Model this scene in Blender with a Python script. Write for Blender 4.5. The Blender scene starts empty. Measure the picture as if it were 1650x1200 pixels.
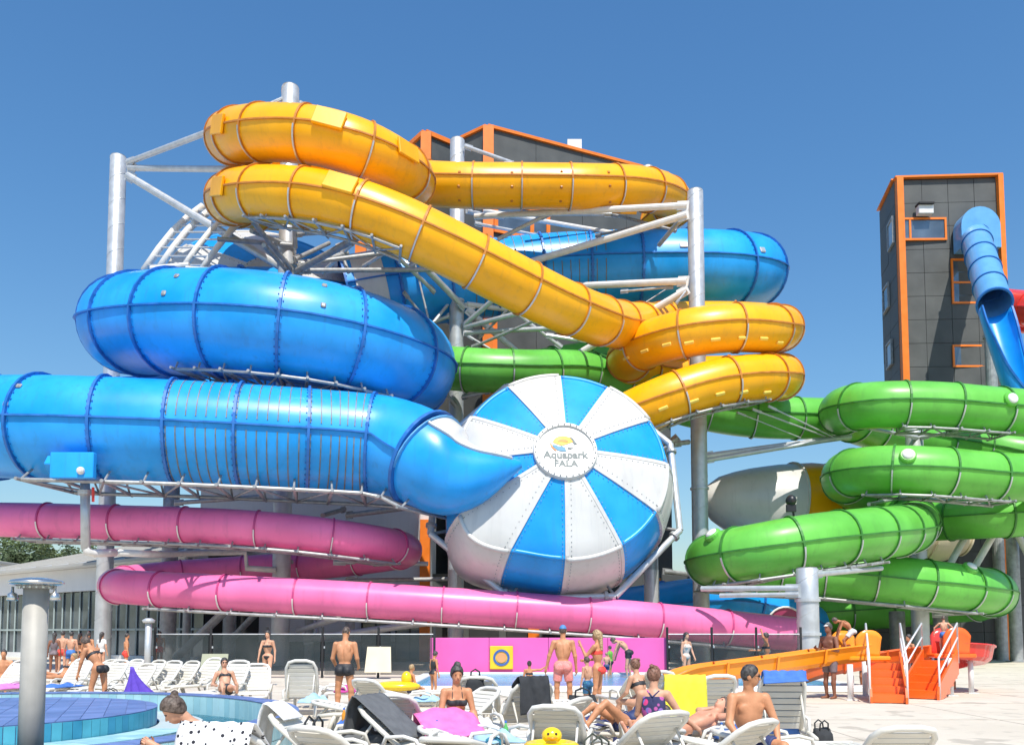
import bpy, math, random
import numpy as np
from mathutils import Vector, Matrix
random.seed(7); np.random.seed(7)
R = math.radians
scene = bpy.context.scene
C = scene.collection

# ------------------------------------------------------------------ camera
F = 1400.0; W0, H0 = 1650.0, 1200.0; TILT = R(4.0); CAMH = 1.7
SH = 420.0 - F * math.tan(TILT)
cam = bpy.data.cameras.new('camera'); camo = bpy.data.objects.new('camera', cam); C.objects.link(camo)
camo.location = (0, 0, CAMH); camo.rotation_euler = (R(90) + TILT, 0, 0)
cam.sensor_width = 36.0; cam.lens = 36.0 * F / W0; cam.shift_y = SH / W0
cam.clip_end = 6000; cam.clip_start = 0.1
scene.camera = camo

# ------------------------------------------------------------------ sky, sun, exposure
SUN_EL, SUN_AZ = R(57), R(10)          # azimuth to the right of straight behind the camera
w = bpy.data.worlds.new('World'); scene.world = w; w.use_nodes = True
nt = w.node_tree; bg = nt.nodes['Background']
sky = nt.nodes.new('ShaderNodeTexSky'); sky.sky_type = 'NISHITA'; sky.sun_disc = False
sky.sun_elevation = SUN_EL; sky.sun_rotation = math.pi - SUN_AZ
sky.air_density = 1.6; sky.dust_density = 0.9; sky.ozone_density = 9; sky.altitude = 0
hs = nt.nodes.new('ShaderNodeHueSaturation'); hs.inputs['Saturation'].default_value = 1.14
nt.links.new(sky.outputs[0], hs.inputs['Color']); nt.links.new(hs.outputs[0], bg.inputs[0]); bg.inputs[1].default_value = 0.140
sl = bpy.data.lights.new('sun', 'SUN'); sl.energy = 5.0; sl.angle = R(0.5); sl.color = (1.0, 0.955, 0.88)
so = bpy.data.objects.new('sun', sl); C.objects.link(so)
sd = Vector((math.sin(SUN_AZ) * math.cos(SUN_EL), -math.cos(SUN_AZ) * math.cos(SUN_EL), math.sin(SUN_EL)))
so.rotation_euler = sd.to_track_quat('Z', 'Y').to_euler()
vs = scene.view_settings; vs.view_transform = 'Standard'; vs.look = 'None'; vs.exposure = 0.10; vs.gamma = 1
vs.use_curve_mapping = False
scene.render.engine = 'CYCLES'
scene.cycles.max_bounces = 6; scene.cycles.transparent_max_bounces = 8

# ------------------------------------------------------------------ geometry helpers
def P(px, py, Z):
    """world point standing Z metres down the view axis that the photograph shows at (px, py)"""
    cx = (px - W0 / 2) / F; cy = (H0 / 2 - py + SH) / F
    yy = math.cos(TILT) - cy * math.sin(TILT); zz = math.sin(TILT) + cy * math.cos(TILT)
    return Vector((cx * Z / yy, Z, CAMH + zz * Z / yy))
def G(px, Z, py=1020): 
    v = P(px, py, Z); return Vector((v.x, Z, 0.0))
def proj(v):
    y, z = v[1], v[2] - CAMH
    d = y * math.cos(TILT) + z * math.sin(TILT); u = -y * math.sin(TILT) + z * math.cos(TILT)
    return (W0 / 2 + F * v[0] / d, H0 / 2 + SH - F * u / d)
ORG = {}
def link(o): C.objects.link(o); return o
def tag(o, label=None, cat=None, group=None, kind=None):
    if label: o['label'] = label
    if cat: o['category'] = cat
    if group: o['group'] = group
    if kind: o['kind'] = kind
    return o
def empty(name, loc, label=None, cat=None, group=None, rz=0.0):
    o = link(bpy.data.objects.new(name, None)); o.location = loc; o.rotation_euler = (0, 0, rz)
    o.empty_display_size = 0.2; ORG[o.name] = Vector(loc)
    return tag(o, label, cat, group)
def mesh(verts, faces, mat=None, smooth=False, name='mesh'):
    me = bpy.data.meshes.new(name); me.from_pydata([tuple(v) for v in verts], [], faces)
    if mat is not None:
        for m in (mat if isinstance(mat, (list, tuple)) else [mat]): me.materials.append(m)
    if smooth: me.polygons.foreach_set('use_smooth', [True] * len(me.polygons))
    me.update(); return me
def put(name, me, parent=None, loc=None, rot=None):
    o = link(bpy.data.objects.new(name, me))
    if parent is not None: o.parent = parent
    if loc is not None: o.location = loc
    if rot is not None: o.rotation_euler = rot
    return o
def obj(name, vf, mat, parent=None, smooth=False, local=False):
    """one mesh object from world coordinates (or local ones) under its thing"""
    verts, faces = vf
    if parent is not None and not local:
        org = ORG[parent.name]; verts = [Vector(v) - org for v in verts]
    o = put(name, mesh(verts, faces, mat, smooth, name), parent)
    if parent is not None: ORG[o.name] = ORG.get(parent.name, Vector((0, 0, 0)))
    else: ORG[o.name] = Vector((0, 0, 0))
    return o
def top(name, vf, mat, label, cat, group=None, smooth=False):
    """a thing that is one mesh, its origin at the middle of its base"""
    vs_ = [Vector(v) for v in vf[0]]
    lo = [min(v[i] for v in vs_) for i in range(3)]; hi = [max(v[i] for v in vs_) for i in range(3)]
    org = Vector(((lo[0] + hi[0]) / 2, (lo[1] + hi[1]) / 2, lo[2]))
    o = put(name, mesh([v - org for v in vs_], vf[1], mat, smooth, name), None, org); ORG[o.name] = org
    return tag(o, label, cat, group)
def struct(name, vf, mat, smooth=False):
    o = put(name, mesh(vf[0], vf[1], mat, smooth, name)); ORG[o.name] = Vector((0, 0, 0)); o['kind'] = 'structure'; return o
def join(*vfs):
    V, Fc = [], []
    for v, f in vfs:
        n = len(V); V += [Vector(a) for a in v]; Fc += [tuple(i + n for i in q) for q in f]
    return V, Fc
def box(c, s, b=0.0):
    """box round centre c with full size s; b chamfers all edges"""
    cx, cy, cz = c; x, y, z = s[0] / 2, s[1] / 2, s[2] / 2
    if b <= 0:
        v = [(cx + i * x, cy + j * y, cz + k * z) for k in (-1, 1) for j in (-1, 1) for i in (-1, 1)]
        return v, [(0, 2, 3, 1), (4, 5, 7, 6), (0, 1, 5, 4), (2, 6, 7, 3), (0, 4, 6, 2), (1, 3, 7, 5)]
    b = min(b, x * .95, y * .95, z * .95); V = []; idx = {}
    for i in (-1, 1):
        for j in (-1, 1):
            for k in (-1, 1):
                for a in range(3):
                    d = [x - b, y - b, z - b]; d[a] = (x, y, z)[a]
                    idx[(i, j, k, a)] = len(V); V.append((cx + i * d[0], cy + j * d[1], cz + k * d[2]))
    Fc = []
    for s_ in (-1, 1):
        for a in range(3):
            o1, o2 = [q for q in range(3) if q != a]; q = []
            for u, v_ in ((-1, -1), (1, -1), (1, 1), (-1, 1)):
                k = [0, 0, 0]; k[a] = s_; k[o1] = u; k[o2] = v_; q.append(idx[(k[0], k[1], k[2], a)])
            Fc.append(tuple(q) if (s_ > 0) == (a != 1) else tuple(q[::-1]))
    for a in range(3):
        o1, o2 = [q for q in range(3) if q != a]
        for u in (-1, 1):
            for v_ in (-1, 1):
                q = []
                for t in (-1, 1):
                    k = [0, 0, 0]; k[a] = t; k[o1] = u; k[o2] = v_; q.append((idx[(*k, o1)], idx[(*k, o2)]))
                Fc.append((q[0][0], q[0][1], q[1][1], q[1][0]))
    for i in (-1, 1):
        for j in (-1, 1):
            for k in (-1, 1): Fc.append(tuple(idx[(i, j, k, a)] for a in range(3)))
    return V, Fc
def xf(vf, m): return [m @ Vector(v) for v in vf[0]], vf[1]
def frame(d):
    d = Vector(d).normalized(); u = Vector((0, 0, 1)) if abs(d.z) < 0.95 else Vector((0, 1, 0))
    s = d.cross(u).normalized(); return d, s, s.cross(d)
def cyl(p, q, r, n=10, r2=None):
    p, q = Vector(p), Vector(q); d, s, u = frame(q - p); r2 = r if r2 is None else r2; V = []
    for c, rr in ((p, r), (q, r2)):
        V += [c + (s * math.cos(2 * math.pi * i / n) + u * math.sin(2 * math.pi * i / n)) * rr for i in range(n)]
    Fc = [(i, (i + 1) % n, n + (i + 1) % n, n + i) for i in range(n)]
    return V, Fc + [tuple(range(n))[::-1], tuple(range(n, 2 * n))]
def beam(p, q, wd, ht):
    p, q = Vector(p), Vector(q); d, s, u = frame(q - p); V = []
    for c in (p, q): V += [c + s * wd / 2 * i + u * ht / 2 * j for i, j in ((-1, -1), (1, -1), (1, 1), (-1, 1))]
    return V, [(0, 1, 5, 4), (1, 2, 6, 5), (2, 3, 7, 6), (3, 0, 4, 7), (3, 2, 1, 0), (4, 5, 6, 7)]
def tubeline(pts, r, n=8, closed=False):
    pts = [Vector(p) for p in pts]; V, Fc = [], []; m = len(pts); prev = None
    for i, p in enumerate(pts):
        t = (pts[(i + 1) % m] - pts[i - 1]) if (closed or 0 < i < m - 1) else (pts[1] - pts[0] if i == 0 else pts[-1] - pts[-2])
        t.normalize()
        if prev is None: _, s, u = frame(t)
        else: s = (prev - t * prev.dot(t)).normalized(); u = s.cross(t)
        prev = s; rr = r[i] if isinstance(r, (list, tuple)) else r
        V += [p + (s * math.cos(2 * math.pi * k / n) + u * math.sin(2 * math.pi * k / n)) * rr for k in range(n)]
    for i in range(m if closed else m - 1):
        a, b = i * n, ((i + 1) % m) * n
        Fc += [(a + k, a + (k + 1) % n, b + (k + 1) % n, b + k) for k in range(n)]
    if not closed: Fc += [tuple(range(n))[::-1], tuple(range((m - 1) * n, m * n))]
    return V, Fc
def lathe(prof, c, axis=(0, 0, 1), n=24, a0=0.0, a1=2 * math.pi):
    """prof: (distance along axis, radius)"""
    d, s, u = frame(axis); c = Vector(c); V, Fc = [], []; full = abs(a1 - a0 - 2 * math.pi) < 1e-6
    k = n if full else n + 1
    for h, r in prof: V += [c + d * h + (s * math.cos(a0 + (a1 - a0) * i / n) + u * math.sin(a0 + (a1 - a0) * i / n)) * r for i in range(k)]
    for j in range(len(prof) - 1):
        for i in range(n): 
            a, b = j * k + i, j * k + (i + 1) % k; Fc.append((a, b, b + k, a + k))
    if full:
        if prof[0][1] > 1e-4: Fc.append(tuple(range(k))[::-1])
        if prof[-1][1] > 1e-4: Fc.append(tuple(range((len(prof) - 1) * k, len(prof) * k)))
    return V, Fc
def prism(poly, z0, z1):
    n = len(poly); V = [(x, y, z0) for x, y in poly] + [(x, y, z1) for x, y in poly]
    return V, [(i, (i + 1) % n, n + (i + 1) % n, n + i) for i in range(n)] + [tuple(range(n))[::-1], tuple(range(n, 2 * n))]
def sphere(c, r, n=12, m=8):
    r = (r, r, r) if isinstance(r, (int, float)) else r
    V, Fc = lathe([(-math.cos(math.pi * j / m), max(math.sin(math.pi * j / m), 1e-5)) for j in range(m + 1)], (0, 0, 0), (0, 0, 1), n)
    return [(c[0] + v[0] * r[0], c[1] + v[1] * r[1], c[2] + v[2] * r[2]) for v in V], Fc
def grid(f, nu, nv):
    V = [f(i / nu, j / nv) for j in range(nv + 1) for i in range(nu + 1)]; k = nu + 1
    return V, [(j * k + i, j * k + i + 1, (j + 1) * k + i + 1, (j + 1) * k + i) for j in range(nv) for i in range(nu)]
def thick(vf, t):
    """give an open sheet a thickness"""
    me = mesh(*vf); me.update(); n = len(me.vertices)
    nrm = [v.normal.copy() for v in me.vertices]; V = [v.co.copy() for v in me.vertices]
    ec = {}
    for p in me.polygons:
        vv = list(p.vertices)
        for i in range(len(vv)): ec.setdefault(tuple(sorted((vv[i], vv[i - 1]))), []).append((vv[i - 1], vv[i]))
    Fc = [tuple(p.vertices) for p in me.polygons]
    V2 = V + [a - b * t for a, b in zip(V, nrm)]; F2 = Fc + [tuple(i + n for i in q[::-1]) for q in Fc]
    for e in ec.values():
        if len(e) == 1: a, b = e[0]; F2.append((b, a, a + n, b + n))
    bpy.data.meshes.remove(me); return V2, F2

# ------------------------------------------------------------------ materials
MATS = {}
def mat(name, col, rough=0.5, metal=0.0, var=0.08, scale=1.5, coat=0.0, bump=0.0, bscale=20.0, streak=0.0, spec=0.5, alpha=None, trans=0.0, col2=None):
    """plain surface with grain, a little colour drift, optional run-off streaks and fine relief"""
    if name in MATS: return MATS[name]
    m = bpy.data.materials.new(name); m.use_nodes = True; MATS[name] = m
    t = m.node_tree; N = t.nodes; b = N['Principled BSDF']; L = t.links
    b.inputs['Roughness'].default_value = rough; b.inputs['Metallic'].default_value = metal
    b.inputs['Specular IOR Level'].default_value = spec; b.inputs['Coat Weight'].default_value = coat; b.inputs['Coat Roughness'].default_value = 0.12
    if trans: b.inputs['Transmission Weight'].default_value = trans; b.inputs['IOR'].default_value = 1.3
    if alpha is not None: b.inputs['Alpha'].default_value = alpha
    tc = N.new('ShaderNodeTexCoord'); geo = N.new('ShaderNodeNewGeometry')
    n1 = N.new('ShaderNodeTexNoise'); n1.inputs['Scale'].default_value = scale; n1.inputs['Detail'].default_value = 6
    L.new(geo.outputs['Position'] if streak >= 0 else tc.outputs['Object'], n1.inputs['Vector'])
    mx = N.new('ShaderNodeMix'); mx.data_type = 'RGBA'
    c = col; c2 = col2 or tuple(min(1, x * (1 + var) + 0.15 * var) for x in c); c1 = tuple(x * (1 - var) for x in c)
    mx.inputs[6].default_value = (*c1, 1); mx.inputs[7].default_value = (*c2, 1)
    rp = N.new('ShaderNodeMapRange'); rp.inputs[1].default_value = 0.3; rp.inputs[2].default_value = 0.7
    L.new(n1.outputs['Fac'], rp.inputs[0]); L.new(rp.outputs[0], mx.inputs[0]); out = mx.outputs[2]
    if streak > 0:
        mp = N.new('ShaderNodeMapping'); mp.inputs['Scale'].default_value = (2.2, 2.2, 0.12)
        L.new(geo.outputs['Position'], mp.inputs['Vector'])
        n2 = N.new('ShaderNodeTexNoise'); n2.inputs['Scale'].default_value = 1.6; n2.inputs['Detail'].default_value = 8; n2.inputs['Roughness'].default_value = 0.65
        L.new(mp.outputs[0], n2.inputs['Vector'])
        r2 = N.new('ShaderNodeMapRange'); r2.inputs[1].default_value = 0.52; r2.inputs[2].default_value = 0.8; r2.inputs[4].default_value = streak
        L.new(n2.outputs['Fac'], r2.inputs[0])
        m2 = N.new('ShaderNodeMix'); m2.data_type = 'RGBA'; L.new(r2.outputs[0], m2.inputs[0]); L.new(out, m2.inputs[6])
        m2.inputs[7].default_value = (*[x * 0.55 + 0.03 for x in c], 1); out = m2.outputs[2]
    L.new(out, b.inputs['Base Color'])
    if rough < 0.95:
        rr = N.new('ShaderNodeMapRange'); rr.inputs[3].default_value = max(0.02, rough * 0.8); rr.inputs[4].default_value = min(1, rough * 1.25)
        L.new(n1.outputs['Fac'], rr.inputs[0]); L.new(rr.outputs[0], b.inputs['Roughness'])
    if bump:
        n3 = N.new('ShaderNodeTexNoise'); n3.inputs['Scale'].default_value = bscale; n3.inputs['Detail'].default_value = 5
        L.new(tc.outputs['Object'], n3.inputs['Vector'])
        bp = N.new('ShaderNodeBump'); bp.inputs['Strength'].default_value = bump; bp.inputs['Distance'].default_value = 0.02
        L.new(n3.outputs['Fac'], bp.inputs['Height']); L.new(bp.outputs[0], b.inputs['Normal'])
    return m
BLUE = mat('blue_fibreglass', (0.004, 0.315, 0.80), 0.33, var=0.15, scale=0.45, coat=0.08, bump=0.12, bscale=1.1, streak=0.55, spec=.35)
BLUE2 = mat('blue_fibreglass_flange', (0.006, 0.135, 0.46), 0.4, var=0.16, scale=2.0, streak=0.5)  # darker than the shells: shade along the joints put into the colour
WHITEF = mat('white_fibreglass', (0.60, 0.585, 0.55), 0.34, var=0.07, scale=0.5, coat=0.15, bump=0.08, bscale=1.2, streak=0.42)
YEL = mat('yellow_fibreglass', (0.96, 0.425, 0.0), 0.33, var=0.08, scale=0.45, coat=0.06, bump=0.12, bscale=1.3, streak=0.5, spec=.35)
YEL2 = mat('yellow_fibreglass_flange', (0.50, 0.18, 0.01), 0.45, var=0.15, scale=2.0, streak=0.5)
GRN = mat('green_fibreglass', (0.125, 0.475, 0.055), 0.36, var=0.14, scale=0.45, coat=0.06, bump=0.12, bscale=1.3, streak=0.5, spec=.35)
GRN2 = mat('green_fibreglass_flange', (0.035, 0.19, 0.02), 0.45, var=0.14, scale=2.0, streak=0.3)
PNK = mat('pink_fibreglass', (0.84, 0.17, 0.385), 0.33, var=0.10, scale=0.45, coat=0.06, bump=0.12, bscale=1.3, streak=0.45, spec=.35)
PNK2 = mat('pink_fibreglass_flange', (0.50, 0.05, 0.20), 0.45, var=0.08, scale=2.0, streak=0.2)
ORG_ = mat('orange_fibreglass', (0.90, 0.30, 0.01), 0.25, var=0.06, scale=1.2, coat=0.3, bump=0.04, bscale=2, streak=0.2)
REDO = mat('orange_red_fibreglass', (0.88, 0.135, 0.010), 0.30, var=0.07, scale=1.2, coat=0.3, bump=0.04, bscale=2, streak=0.2)
RED = mat('red_fibreglass', (0.72, 0.045, 0.03), 0.27, var=0.07, scale=1.2, coat=0.3, streak=0.2)
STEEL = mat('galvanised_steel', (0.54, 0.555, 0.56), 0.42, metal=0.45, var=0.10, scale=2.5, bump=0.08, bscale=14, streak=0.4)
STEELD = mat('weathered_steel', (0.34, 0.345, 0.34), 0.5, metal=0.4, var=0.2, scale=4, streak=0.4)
WSTEEL = mat('white_painted_steel', (0.70, 0.68, 0.64), 0.4, var=0.08, scale=3, streak=0.35)
CHROME = mat('polished_steel', (0.62, 0.61, 0.58), 0.25, metal=0.9, var=0.1, scale=6)
DARKCL = mat('dark_grey_cladding', (0.072, 0.077, 0.074), 0.6, var=0.12, scale=0.7, streak=0.3, bump=0.03, bscale=60)
DARKJ = mat('dark_joint', (0.022, 0.023, 0.024), 0.8)
ORTRIM = mat('orange_metal_trim', (0.84, 0.20, 0.010), 0.45, var=0.06, scale=2, streak=0.2)
GLASS = mat('dark_window_glass', (0.13, 0.165, 0.19), 0.07, metal=.55, var=0.35, scale=0.5, spec=0.8)
BLACK = mat('black_painted_metal', (0.012, 0.012, 0.013), 0.4)
BOLT = mat('bolt_steel', (0.27, 0.28, 0.29), 0.45, metal=0.5)
# ------------------------------------------------------------------ ground, pools
def ground_mat():
    m = bpy.data.materials.new('poolside_concrete'); m.use_nodes = True; t = m.node_tree; N = t.nodes; L = t.links; b = N['Principled BSDF']
    g = N.new('ShaderNodeNewGeometry'); cr = None
    def noise(s, d=6):
        n = N.new('ShaderNodeTexNoise'); n.inputs['Scale'].default_value = s; n.inputs['Detail'].default_value = d; L.new(g.outputs['Position'], n.inputs['Vector']); return n.outputs['Fac']
    def ramp(f, a, b_):
        r = N.new('ShaderNodeMapRange'); r.inputs[1].default_value = a; r.inputs[2].default_value = b_; L.new(f, r.inputs[0]); return r.outputs[0]
    def mix(f, a, b_):
        x = N.new('ShaderNodeMix'); x.data_type = 'RGBA'; L.new(f, x.inputs[0])
        for i, v in ((6, a), (7, b_)):
            if isinstance(v, tuple): x.inputs[i].default_value = (*v, 1)
            else: L.new(v, x.inputs[i])
        return x.outputs[2]
    c = mix(ramp(noise(.35), .35, .65), (.59, .52, .415), (.66, .585, .475))
    c = mix(ramp(noise(2.2, 8), .56, .75), c, (.47, .41, .325))
    c = mix(ramp(noise(30, 3), .62, .72), c, (.50, .43, .34))
    c = mix(ramp(noise(.9, 7), .60, .64), c, (.46, .405, .325))
    L.new(c, b.inputs['Base Color']); b.inputs['Roughness'].default_value = .85
    bp = N.new('ShaderNodeBump'); bp.inputs['Strength'].default_value = .25; bp.inputs['Distance'].default_value = .01; L.new(noise(60, 4), bp.inputs['Height']); L.new(bp.outputs[0], b.inputs['Normal'])
    return m
GND = ground_mat()
S = 2500
gr = struct('ground', ([(-S, -60, 0), (S, -60, 0), (S, S, 0), (-S, S, 0)], [(0, 1, 2, 3)]), GND)
# slabs of the near terrace: shallow joints between poured bays
JOINT = mat('slab_joint', (0.43, 0.37, 0.29), .9)
for x in range(-3, 30, 4):
    obj('slab_joint', box((x + .6, 18, .002), (.018, 28, .004)), JOINT, gr)
for y in range(8, 30, 4):
    obj('slab_joint', box((10, y + 1.3, .0035), (34, .018, .004)), JOINT, gr)

def water(name, col, rough=.04, bs=5.0, strength=.9):
    m = bpy.data.materials.new(name); m.use_nodes = True; t = m.node_tree; N = t.nodes; L = t.links; b = N['Principled BSDF']
    b.inputs['Base Color'].default_value = (*col, 1); b.inputs['Roughness'].default_value = rough; b.inputs['IOR'].default_value = 1.33; b.inputs['Alpha'].default_value = .5
    g = N.new('ShaderNodeNewGeometry'); n = N.new('ShaderNodeTexNoise'); n.inputs['Scale'].default_value = bs; n.inputs['Detail'].default_value = 4; L.new(g.outputs['Position'], n.inputs['Vector'])
    bp = N.new('ShaderNodeBump'); bp.inputs['Strength'].default_value = strength; bp.inputs['Distance'].default_value = .08; L.new(n.outputs['Fac'], bp.inputs['Height']); L.new(bp.outputs[0], b.inputs['Normal'])
    return m
WTR = water('pool_water', (.10, .50, .66))
# splash pool below the pink wall
POOLB = mat('pool_floor_blue', (0.05, 0.34, 0.66), .4, var=.25, scale=1.2)
PRIM = mat('pool_rim_white', (.72, .72, .70), .5, var=.06, scale=2, streak=.1)
xa, xb = G(655, 25.4).x, G(1330, 25.4).x + 1.0
sp = empty('splash_pool', ((xa + xb) / 2, 29.8, 0), 'shallow blue splash pool in front of the pink wall', 'pool')
obj('pool_floor', box(((xa + xb) / 2, 29.8, .008), (xb - xa, 8.6, .008)), POOLB, sp)
for nm, c_, s_ in (('rim', ((xa + xb) / 2, 25.35, .09), (xb - xa + .7, .4, .18)), ('rim', ((xa + xb) / 2, 34.25, .09), (xb - xa + .7, .4, .18)), ('rim', (xa - .15, 29.8, .088), (.4, 8.5, .176)), ('rim', (xb + .15, 29.8, .088), (.4, 8.5, .176))):
    obj(nm, box(c_, s_, .03), PRIM, sp)
obj('water', grid(lambda u, v: ((xa + .05) + (xb - xa - .1) * u, 25.56 + 8.48 * v, .12), 4, 4), WTR, sp)
# round raised pool at the left
PC = (-8.8, 12.5); PRO, PRI, PH = 5.6, 5.22, .50
def tile_mat(name, c, v): return mat(name, c, .45, var=v, scale=3.5, spec=.3)
TC = [tile_mat('tile_aqua_a', (.36, .58, .60), .06), tile_mat('tile_aqua_b', (.42, .64, .66), .06), tile_mat('tile_aqua_c', (.30, .53, .57), .06)]
TT = [tile_mat('tile_turquoise_a', (.06, .33, .45), .1), tile_mat('tile_turquoise_b', (.09, .40, .50), .1), tile_mat('tile_turquoise_c', (.045, .28, .42), .1)]
TB = [tile_mat('tile_blue_a', (.125, .20, .41), .08), tile_mat('tile_blue_b', (.15, .23, .46), .08), tile_mat('tile_blue_c', (.105, .175, .37), .08)]
GROUT = mat('tile_grout', (.42, .50, .50), .8)
GROUTB = mat('tile_grout_blue', (.13, .17, .34), .8)
pl = empty('round_pool', (PC[0], PC[1], 0), 'raised round pool with pale aqua tiles and blue rim at lower left', 'pool')
def ringwall(r0, r1, z0, z1, n=96): return lathe([(z0, r0), (z1, r0), (z1, r1), (z0, r1), (z0, r0)], (PC[0], PC[1], 0), (0, 0, 1), n)
def qonly(vf): return vf[0], [q for q in vf[1] if len(q) == 4]
obj('basin_wall', qonly(ringwall(PRI + .012, PRO - .012, 0, PH - .012)), GROUT, pl)
obj('basin_floor', lathe([(.012, .01), (.012, PRI + .1)], (PC[0], PC[1], 0), (0, 0, 1), 64), TC[0], pl)
def arc_tile(cx, cy, r, a0, a1, z0, z1, t, outward=1):
    V = []
    for rr in (r, r + t * outward):
        for a, z in ((a0, z0), (a1, z0), (a1, z1), (a0, z1)): V.append((cx + rr * math.cos(a), cy + rr * math.sin(a), z))
    return V, [(4, 5, 6, 7), (3, 2, 1, 0), (0, 1, 5, 4), (1, 2, 6, 5), (2, 3, 7, 6), (3, 0, 4, 7)]
def ring_tiles(name, cx, cy, r, z0, z1, rows, n, mats, outward, parent, a_lo, a_hi, gap=.006):
    for i in range(n):
        for j in range(rows):
            a0 = a_lo + (a_hi - a_lo) * i / n; a1 = a_lo + (a_hi - a_lo) * (i + 1) / n; g = gap / r; zz0 = z0 + (z1 - z0) * j / rows; zz1 = z0 + (z1 - z0) * (j + 1) / rows
            obj(name, arc_tile(cx, cy, r, a0 + g, a1 - g, zz0 + gap, zz1 - gap, .012, outward), random.choice(mats), parent)
def deck_tiles(name, cx, cy, r0, r1, z, n, mats, parent, a_lo, a_hi, t=.012, gap=.007):
    for i in range(n):
        a0 = a_lo + (a_hi - a_lo) * i / n + gap / r1; a1 = a_lo + (a_hi - a_lo) * (i + 1) / n - gap / r1; V = []
        for zz in (z - t, z):
            for r, a in ((r0, a0), (r1, a0), (r1, a1), (r0, a1)): V.append((cx + r * math.cos(a), cy + r * math.sin(a), zz))
        obj(name, (V, [(3, 2, 1, 0), (4, 5, 6, 7), (0, 1, 5, 4), (1, 2, 6, 5), (2, 3, 7, 6), (3, 0, 4, 7)]), random.choice(mats), parent)
# coping, outer and inner faces where the photograph shows them
deck_tiles('coping_tile', PC[0], PC[1], PRI, PRO, PH + .004, 84, TB, pl, R(-70), R(130))
obj('coping_ring', qonly(lathe([(PH - .012, PRI), (PH - .006, PRI), (PH - .006, PRO), (PH - .012, PRO)], (PC[0], PC[1], 0), (0, 0, 1), 96)), GROUTB, pl)
ring_tiles('wall_tile', PC[0], PC[1], PRO - .012, .01, PH - .02, 2, 64, TC, 1, pl, R(-62), R(25))
ring_tiles('inner_tile', PC[0], PC[1], PRI + .012, .05, PH - .02, 1, 72, TC, -1, pl, R(-15), R(135))
obj('water', lathe([(.14, .01), (.14, PRI)], (PC[0], PC[1], 0), (0, 0, 1), 64), WTR, pl)
# deck island in the pool
IC = (-9.0, 14.15); IR = 3.05
il = empty('pool_island', (IC[0], IC[1], 0), 'flat blue tiled island in the round pool with turquoise sides', 'pool island')
obj('island_body', lathe([(.012, IR - .014), (.44, IR - .014)], (IC[0], IC[1], 0), (0, 0, 1), 72), GROUTB, il)
ring_tiles('side_tile', IC[0], IC[1], IR - .014, .13, .44, 1, 56, TT, 1, il, R(-150), R(15))
ta = .30; 
for i in range(-11, 12):
    for j in range(-11, 12):
        x0, y0 = i * ta, j * ta
        cpts = [(x0 + a * (ta / 2 - .004), y0 + b_ * (ta / 2 - .004)) for a, b_ in ((-1, -1), (1, -1), (1, 1), (-1, 1))]
        cpts = [(x * .92 - y * .39, x * .39 + y * .92) for x, y in cpts]
        q = []
        for x, y in cpts:
            r = math.hypot(x, y); f_ = min(1, (IR - .01) / max(r, 1e-6)); q.append((IC[0] + x * f_, IC[1] + y * f_))
        if min(math.hypot(a - IC[0], b_ - IC[1]) for a, b_ in q) > IR - .06: continue
        if IC[0] + x0 * .92 < -11.3: continue
        obj('deck_tile', ([(a, b_, .443) for a, b_ in q] + [(a, b_, .452) for a, b_ in q], [(4, 5, 6, 7), (0, 1, 5, 4), (1, 2, 6, 5), (2, 3, 7, 6), (3, 0, 4, 7)]), random.choice(TB), il)
# lower ring step of the island, pale tiles
obj('step_ring', qonly(lathe([(.012, IR + .02), (.16, IR + .02), (.16, IR + .75), (.012, IR + .75)], (IC[0], IC[1], 0), (0, 0, 1), 72)), GROUT, il)
deck_tiles('step_tile', IC[0], IC[1], IR + .03, IR + .38, .176, 46, TC, il, R(-150), R(0))
deck_tiles('step_tile', IC[0], IC[1], IR + .385, IR + .75, .176, 46, TC, il, R(-150), R(0))
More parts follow.
